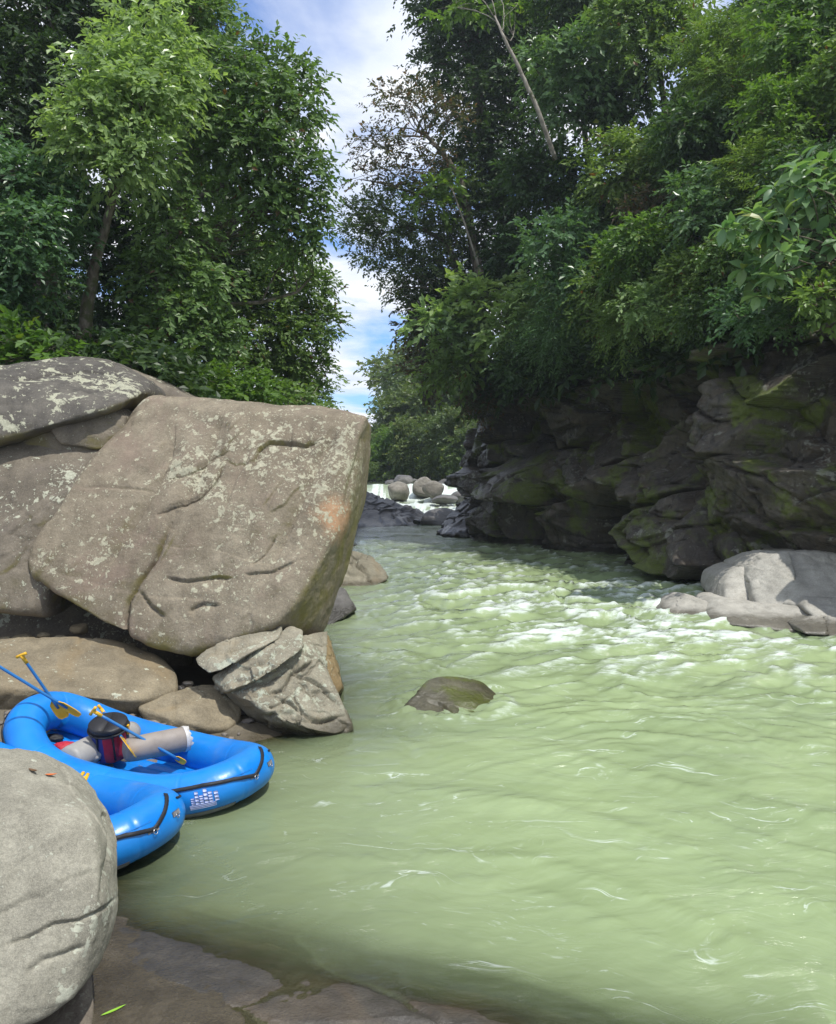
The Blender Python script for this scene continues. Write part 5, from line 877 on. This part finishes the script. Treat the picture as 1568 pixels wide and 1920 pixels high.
def make_raft():
    root = empty('raft')
    nphi = 40; nu = 480; u, p = np.meshgrid(np.arange(nu)/nu, np.arange(nphi)/nphi*2*math.pi, indexing='ij'); V = rsurf(u.ravel(), p.ravel()); c, T, O, U = rframe(u.ravel())
    N = np.cos(p.ravel())[:, None]*O+np.sin(p.ravel())[:, None]*U; dl = np.zeros(nu*nphi)
    for s in SEAMS: dl += -.007*np.exp(-(((u.ravel()-s+.5) % 1-.5)*PER/.010)**2)
    dl += .003*fbm(V, 5, 3, .5, 6); V = V+N*dl[:, None]
    sc = .45*np.exp(-((u.ravel()-.13)/.03)**2)*(p.ravel() > 1.2)*(p.ravel() < 3.4)+.30*np.exp(-((u.ravel()-.28)/.04)**2)*(p.ravel() > 1.6)*(p.ravel() < 3.6)+.22*sstep(-.1, -.6, np.sin(p.ravel()))+.12*fbm(V, 2.2, 3, .5, 8)
    i, j = np.meshgrid(np.arange(nu), np.arange(nphi), indexing='ij'); i2 = (i+1) % nu; j2 = (j+1) % nphi
    tb = link('tube', mesh_np('tube', V, np.stack([i*nphi+j, i2*nphi+j, i2*nphi+j2, i*nphi+j2], -1).reshape(-1, 4), M['raft'], attrs={'scuff': sc}), root)
    # ribbed floor
    gx_ = np.linspace(-1.40, 1.40, 90); gy_ = np.linspace(-.60, .60, 60); X, Y = np.meshgrid(gx_, gy_, indexing='ij'); lim = np.interp(np.abs(X), [0, 1.0, 1.3, 1.42], [.62, .60, .42, .2]); Yc_ = np.clip(Y, -lim, lim)
    Zf = .09+.035*np.abs(np.cos(Yc_*math.pi/.17))+.18*(np.abs(X)/1.4)**3; i, j = np.meshgrid(np.arange(89), np.arange(59), indexing='ij'); b = i*60+j
    link('floor', mesh_np('floor', P3(X, Yc_, Zf), np.stack([b, b+60, b+61, b+1], -1).reshape(-1, 4), M['raft'], attrs={'scuff': .2+0*X.ravel()}), root)
    # welded wear strip on the side, in slight relief
    V, Q = patch(.80, .985, .66, .69, .005, 60, 2); link('seam_tape', mesh_np('seam_tape', V, Q, M['raft']), root)
    # perimeter line with rings
    rings = [(.985, .35), (.83, .32), (.66, .15), (.52, .35), (.40, .3), (.26, .2), (.10, .25), (.02, .45)]
    us = [1.030, 1.005, .985, .96, .93, .90, .86, .83, .78, .72, .66, .60, .56, .52, .50, .49]; ph = [1.35, .75, .35, .56, .66, .62, .48, .32, .30, .22, .15, .16, .22, .35, .9, 1.6]
    V, Q = ribbon(us, ph); link('strap', mesh_np('strap', V, Q, M['strap']), root)
    V, Q = ribbon([.49, .45, .40, .33, .26, .18, .10, .035], [1.0, .5, .3, .45, .2, .4, .25, .9], .009, .012); link('rope', mesh_np('rope', V, Q, M['strap']), root)
    for (uu, pp) in rings:
        du = .022/PER*2; V, Q = patch(uu-du, uu+du, pp-.10, pp+.10, .006, 5, 5); rg_ = link('ring_patch', mesh_np('ring_patch', V, Q, M['greypatch']), root)
        c, T, O, U = rframe(uu); ce = rsurf(uu, pp-.1, .016)[0]; N = math.cos(pp)*O[0]+math.sin(pp)*U[0]; B = np.cross(N, T[0]); th = np.linspace(0, 2*math.pi, 15)[:-1]
        V, Q = tube(ce+.022*(np.cos(th)[:, None]*T[0]+np.sin(th)[:, None]*B), .004, 6, closed=True); link('ring', mesh_np('ring', V, Q, M['ring']), rg_)
    # print: blocks of pale lines, unreadable at this size
    dec = []; r = np.random.default_rng(4)
    for q in range(6):
        u0 = .938-.0048*q; hh = [.62, .50, .66, .42, .60, .34][q]
        for m in range(4):
            if r.random() < .12: continue
            pA = -.12+hh*m/4; V, Q = patch(u0, u0+.0038, pA, pA+hh/4-.035, .006, 3, 3); dec.append((V, Q))
    for pA in (-.20, -.28, -.36): dec.append(patch(.912, .942-r.uniform(0, .006), pA, pA+.045, .006, 10, 3))
    V, Q = join(dec); link('print', mesh_np('print', V, Q, M['decal']), root)
    V, Q = patch(.885, .960, -1.10, -.62, .006, 20, 10); link('chafe_patch', mesh_np('chafe_patch', V, Q, M['greypatch']), root)
    # valve
    ce = rsurf(.855, .72, .0)[0]; c, T, O, U = rframe(.855); N = math.cos(.72)*O[0]+math.sin(.72)*U[0]; V, Q = tube(np.array([ce-N*.01, ce+N*.006, ce+N*.012, ce+N*.014]), [.034, .034, .028, .012], 20); link('valve', mesh_np('valve', V, Q, M['grey']), root)
    # inflated cross tubes
    for xq, rr_, m in ((-.50, .155, 'grey'), ):
        pth = np.array([(xq, y_, .33+.02*math.cos(y_*3)) for y_ in np.linspace(-.52, .52, 15)]); V, Q = tube(pth, [rr_*(.93 if abs(k-7) > 6 else 1) for k in range(15)], 24); link('thwart', mesh_np('thwart', V, Q, M[m]), root)
    return root
raft = make_raft(); tag(raft, 'blue inflatable raft loaded with paddles and a bag, upper of the two', 'raft', 'blue rafts pulled up at the rocks')
YAW = math.radians(-21); R1 = np.array([-3.16, 9.20, -.02])
raft.location = R1; raft.rotation_euler = (0, math.radians(4.5), YAW)
raft2 = copy_tree(raft); raft2.location = (-3.76, 7.90, -.05); raft2.rotation_euler = (0, math.radians(3), YAW-.02)
tag(raft2, 'blue inflatable raft mostly hidden behind the near pale boulder', 'raft')
for ch in raft2.children:
    if ch.name.startswith('thwart'): ch.location = (-.35, 0, 0)
# loose beige roll lying in the upper raft
A, B = P(232, 1411, 9.02), P(350, 1392, 9.45); A[2] = B[2] = .42; ax = (B-A)/np.linalg.norm(B-A); L = np.linalg.norm(B-A)
root = empty('dry_bag', (A+B)/2); tag(root, 'beige cylindrical roll with a frayed silvery end lying in the upper raft', 'bag'); mid_ = (A+B)/2
V, Q = tube(np.array([A+ax*L*k for k in (0, .02, .06, .2, .5, .8, .95, .985, 1)])-mid_, [.06, .105, .128, .136, .14, .14, .138, .13, .10], 28); link('body', mesh_np('body', V, Q, M['thwart']), root)
r = np.random.default_rng(2); th = np.linspace(0, 2*math.pi, 40, endpoint=False); s1 = np.cross(ax, [0, 0, 1]); s1 /= np.linalg.norm(s1); s2 = np.cross(s1, ax); rows = []
for k, (q, rd) in enumerate([(.93, .143), (.97, .146), (1.0, .140), (1.03, .130)]):
    rows.append((A+ax*L*q)[None]+(rd+r.normal(size=40)*.003*k/2)[:, None]*(np.cos(th)[:, None]*s1+np.sin(th)[:, None]*s2)+ax*(r.normal(size=40)*.005*k/2)[:, None])
V = np.vstack(rows)-mid_; i, j = np.meshgrid(np.arange(3), np.arange(40), indexing='ij'); link('end_cloth', mesh_np('end_cloth', V, np.stack([i*40+j, (i+1)*40+j, (i+1)*40+(j+1) % 40, i*40+(j+1) % 40], -1).reshape(-1, 4), M['silver']), root)
# red and blue tub bag with black lid
BC = P(210, 1372, 9.35); BC[2] = .27; root = empty('bag', BC); root.rotation_euler = (math.radians(16), 0, 0); tag(root, 'round red and blue bag with a black lid in the upper raft', 'bag')
ns_ = 48; hz = [0, .03, .10, .2, .3, .38, .40]; rd = [.17, .19, .195, .20, .198, .19, .185]
def panel(name, a0, a1, mat, extra=0.):
    a = np.linspace(a0, a1, 24); V = np.array([((q+extra+.006*math.sin(a_*9+z*30))*math.cos(a_), (q+extra+.006*math.sin(a_*9+z*30))*math.sin(a_), z) for z, q in zip(hz, rd) for a_ in a]); i, j = np.meshgrid(np.arange(len(hz)-1), np.arange(23), indexing='ij'); b = i*24+j
    link(name, mesh_np(name, V, np.stack([b, b+1, b+25, b+24], -1).reshape(-1, 4), mat), root)
panel('side_panel', math.radians(268), math.radians(350), M['red']); panel('side_panel', math.radians(180), math.radians(268), M['navy']); panel('side_panel', math.radians(-10), math.radians(180), M['black'])
V, Q = tube(np.array([(0, 0, .355), (0, 0, .36), (0, 0, .415), (0, 0, .43), (0, 0, .422)]), [.195, .212, .212, .195, .18], 40); link('lid', mesh_vq('lid', V, Q, M['black']), root)
V, Q = tube(np.array([(.218*math.cos(a), .218*math.sin(a), .355) for a in np.linspace(0, 2*math.pi, 41)[:-1]]), .012, 8, closed=True); link('rim', mesh_np('rim', V, Q, M['strap']), root)
for a in (math.radians(250), math.radians(300)):
    V, Q = tube(np.array([(.205*math.cos(a), .205*math.sin(a), z) for z in (.05, .15, .25, .37)]), .012, 6); link('strap', mesh_np('strap', V, Q, M['strap']), root)
V, Q = box_vq((.205, .0, .33), (.05, .035, .11)); link('buckle', mesh_np('buckle', V, Q, M['yellow'], False), root)
# small red and dark gear
def lump(name, c, s, mat, label, cat, seed, parent=None):
    dirs, Fq = quad_sphere(12); V = dirs*np.array(s)*(1+.22*fbm(dirs, 2.4, 3, .5, seed))[:, None]; tag(link(name, mesh_np(name, V, Fq, M[mat]), None, c), label, cat)
c = P(122, 1352, 9.3); c[2] = .36; lump('bag', c, (.15, .10, .07), 'red', 'small red pouch under the paddle blades in the upper raft', 'bag', 3)
c = P(97, 1322, 9.7); c[2] = .34; lump('bag', c, (.13, .08, .05), 'black', 'small black pouch in the stern corner of the upper raft', 'bag', 4)
c = P(158, 1356, 9.15); c[2] = .34; lump('bag', c, (.19, .12, .11), 'grey', 'grey rolled bag between the paddle blades and the round bag', 'bag', 5)
# paddles
def paddle(label, g, b, roll=0., grip=True, blade=.40, bw=.19, blade_only=False):
    """g: grip end, b: tip of blade (world points)"""
    g = np.asarray(g, float); b = np.asarray(b, float); ax = b-g; L = np.linalg.norm(ax); ax /= L; s = np.cross(ax, [0, 0, 1]); s /= np.linalg.norm(s); u = np.cross(s, ax)
    s, u = s*math.cos(roll)+u*math.sin(roll), u*math.cos(roll)-s*math.sin(roll); root = empty('paddle', g); tag(root, label, 'paddle', 'paddles of the rafts')
    V, Q = tube(np.array([ax*k for k in np.linspace(0, L-blade*.55, 8)]), .0165, 10); link('shaft', mesh_np('shaft', V, Q, M['shaft']), root)
    V, Q = tube(np.array([-s*.065, -s*.06, -s*.03, s*0, s*.03, s*.06, s*.065])-ax*.01, [.008, .019, .017, .02, .017, .019, .008], 10); V2, Q2 = tube(np.array([-ax*.01, ax*.03, ax*.10]), [.022, .021, .020], 10); V, Q = join([(V, Q), (V2, Q2)]); link('grip', mesh_np('grip', V, Q, M['yellow']), root)
    prof = [(0, .018), (.08, .05), (.2, .088), (.45, .098), (.75, .098), (.92, .085), (1, .05)]; Vt = []
    for q, w_ in prof:
        o = ax*(L-blade+q*blade)
        for k in (-1, -.5, 0, .5, 1): Vt.append(o+s*w_*k*bw/.19+u*(.016*(1-q)*(1-abs(k))+.004))
    Vt = np.array(Vt); Vb = Vt-u*.010; i, j = np.meshgrid(np.arange(6), np.arange(4), indexing='ij'); q = i*5+j; Q = np.stack([q, q+1, q+6, q+5], -1).reshape(-1, 4)
    ring = [k*5 for k in range(7)]+[30+k for k in range(1, 5)]+[k*5+4 for k in range(5, -1, -1)]+[3, 2, 1]; sd_ = np.array([(ring[m], ring[(m+1) % len(ring)], ring[(m+1) % len(ring)]+35, ring[m]+35) for m in range(len(ring))])
    link('blade', mesh_np('blade', np.vstack([Vt, Vb]), np.vstack([Q[:, ::-1], Q+35, sd_]), M['yellow']), root); return root
def at_z(px, py, z):
    a = P(px, py, 10.); d = a-np.array([0, 0, HCAM]); k = (z-HCAM)/d[2]; return np.array([0, 0, HCAM])+d*k
paddle('paddle reaching over the stern of the upper raft from beyond the left edge', P(-70, 1208, 8.8), P(150, 1342, 9.3), .75, blade=.30, bw=.11)
paddle('short paddle with its yellow grip standing up above the stern of the upper raft', P(41, 1230, 9.25), P(122, 1346, 9.5), .9, blade=.26, bw=.15)
paddle('paddle lying across the round bag with its grip on the lid', P(176, 1334, 8.95), P(348, 1431, 9.2), 1.1, blade=.14, bw=.07)
paddle('paddle with its yellow blade sticking up in front of the beige roll', P(190, 1330, 9.7), P(250, 1413, 8.78), 1.0, blade=.36, bw=.19)
paddle('paddle on the lower raft with its yellow grip showing above the near boulder', at_z(160, 1459, .50), at_z(40, 1500, .30), .2)
paddle('second yellow-gripped paddle lying along the lower raft', at_z(150, 1456, .50), at_z(20, 1490, .30), .2)
# fallen leaves
def fallen(label, c, L, W, ang, mat, curl=.2):
    n = 9; t = np.linspace(0, 1, n); w_ = W*np.sin(t*math.pi)**.7*(1-.3*t); d = np.array([math.cos(ang), math.sin(ang), 0]); s = np.array([-d[1], d[0], 0]); rows = []
    for k in range(n): o = d*(t[k]-.5)*L+np.array([0, 0, curl*L*(t[k]-.5)**2]); rows += [o+s*w_[k]+np.array([0, 0, w_[k]*.5]), o, o-s*w_[k]+np.array([0, 0, w_[k]*.5])]
    i, j = np.meshgrid(np.arange(n-1), np.arange(2), indexing='ij'); b = i*3+j; tag(link('leaf', mesh_np('leaf', np.array(rows), np.stack([b, b+1, b+4, b+3], -1).reshape(-1, 4), M[mat]), None, c), label, 'leaf')
q = at_z(213, 1888, .07); q[2] = float(slab_h(q[0], q[1])[0])+.02
fallen('fresh green willow-like leaf fallen on the wet slab', q, .17, .014, .75, 'greenleaf')

from mathutils.bvhtree import BVHTree
nb = [o for o in bpy.data.objects if o.get('label', '').startswith('large pale rounded boulder close')][0]
bt = BVHTree.FromPolygons([v.co+nb.location for v in nb.data.vertices], [tuple(p.vertices) for p in nb.data.polygons])
for (a_, b_, mt, L_, ang, lab) in [(96, 1456, 'orange', .075, .2, 'small orange dry leaf on top of the near pale boulder'), (62, 1448, 'brownleaf', .09, 2.6, 'small brown dry leaf on top of the near pale boulder')]:
    M.setdefault('brownleaf', plain_mat('brown_leaf', (.13, .07, .03), .6, .3)); q = P(a_, b_, 5.); hit = bt.ray_cast(Vector((0, 0, HCAM)), (Vector(q)-Vector((0, 0, HCAM))).normalized())
    if hit[0]: fallen(lab, np.array(hit[0])+np.array([0, 0, .008]), L_, .016, ang, mt, .5)
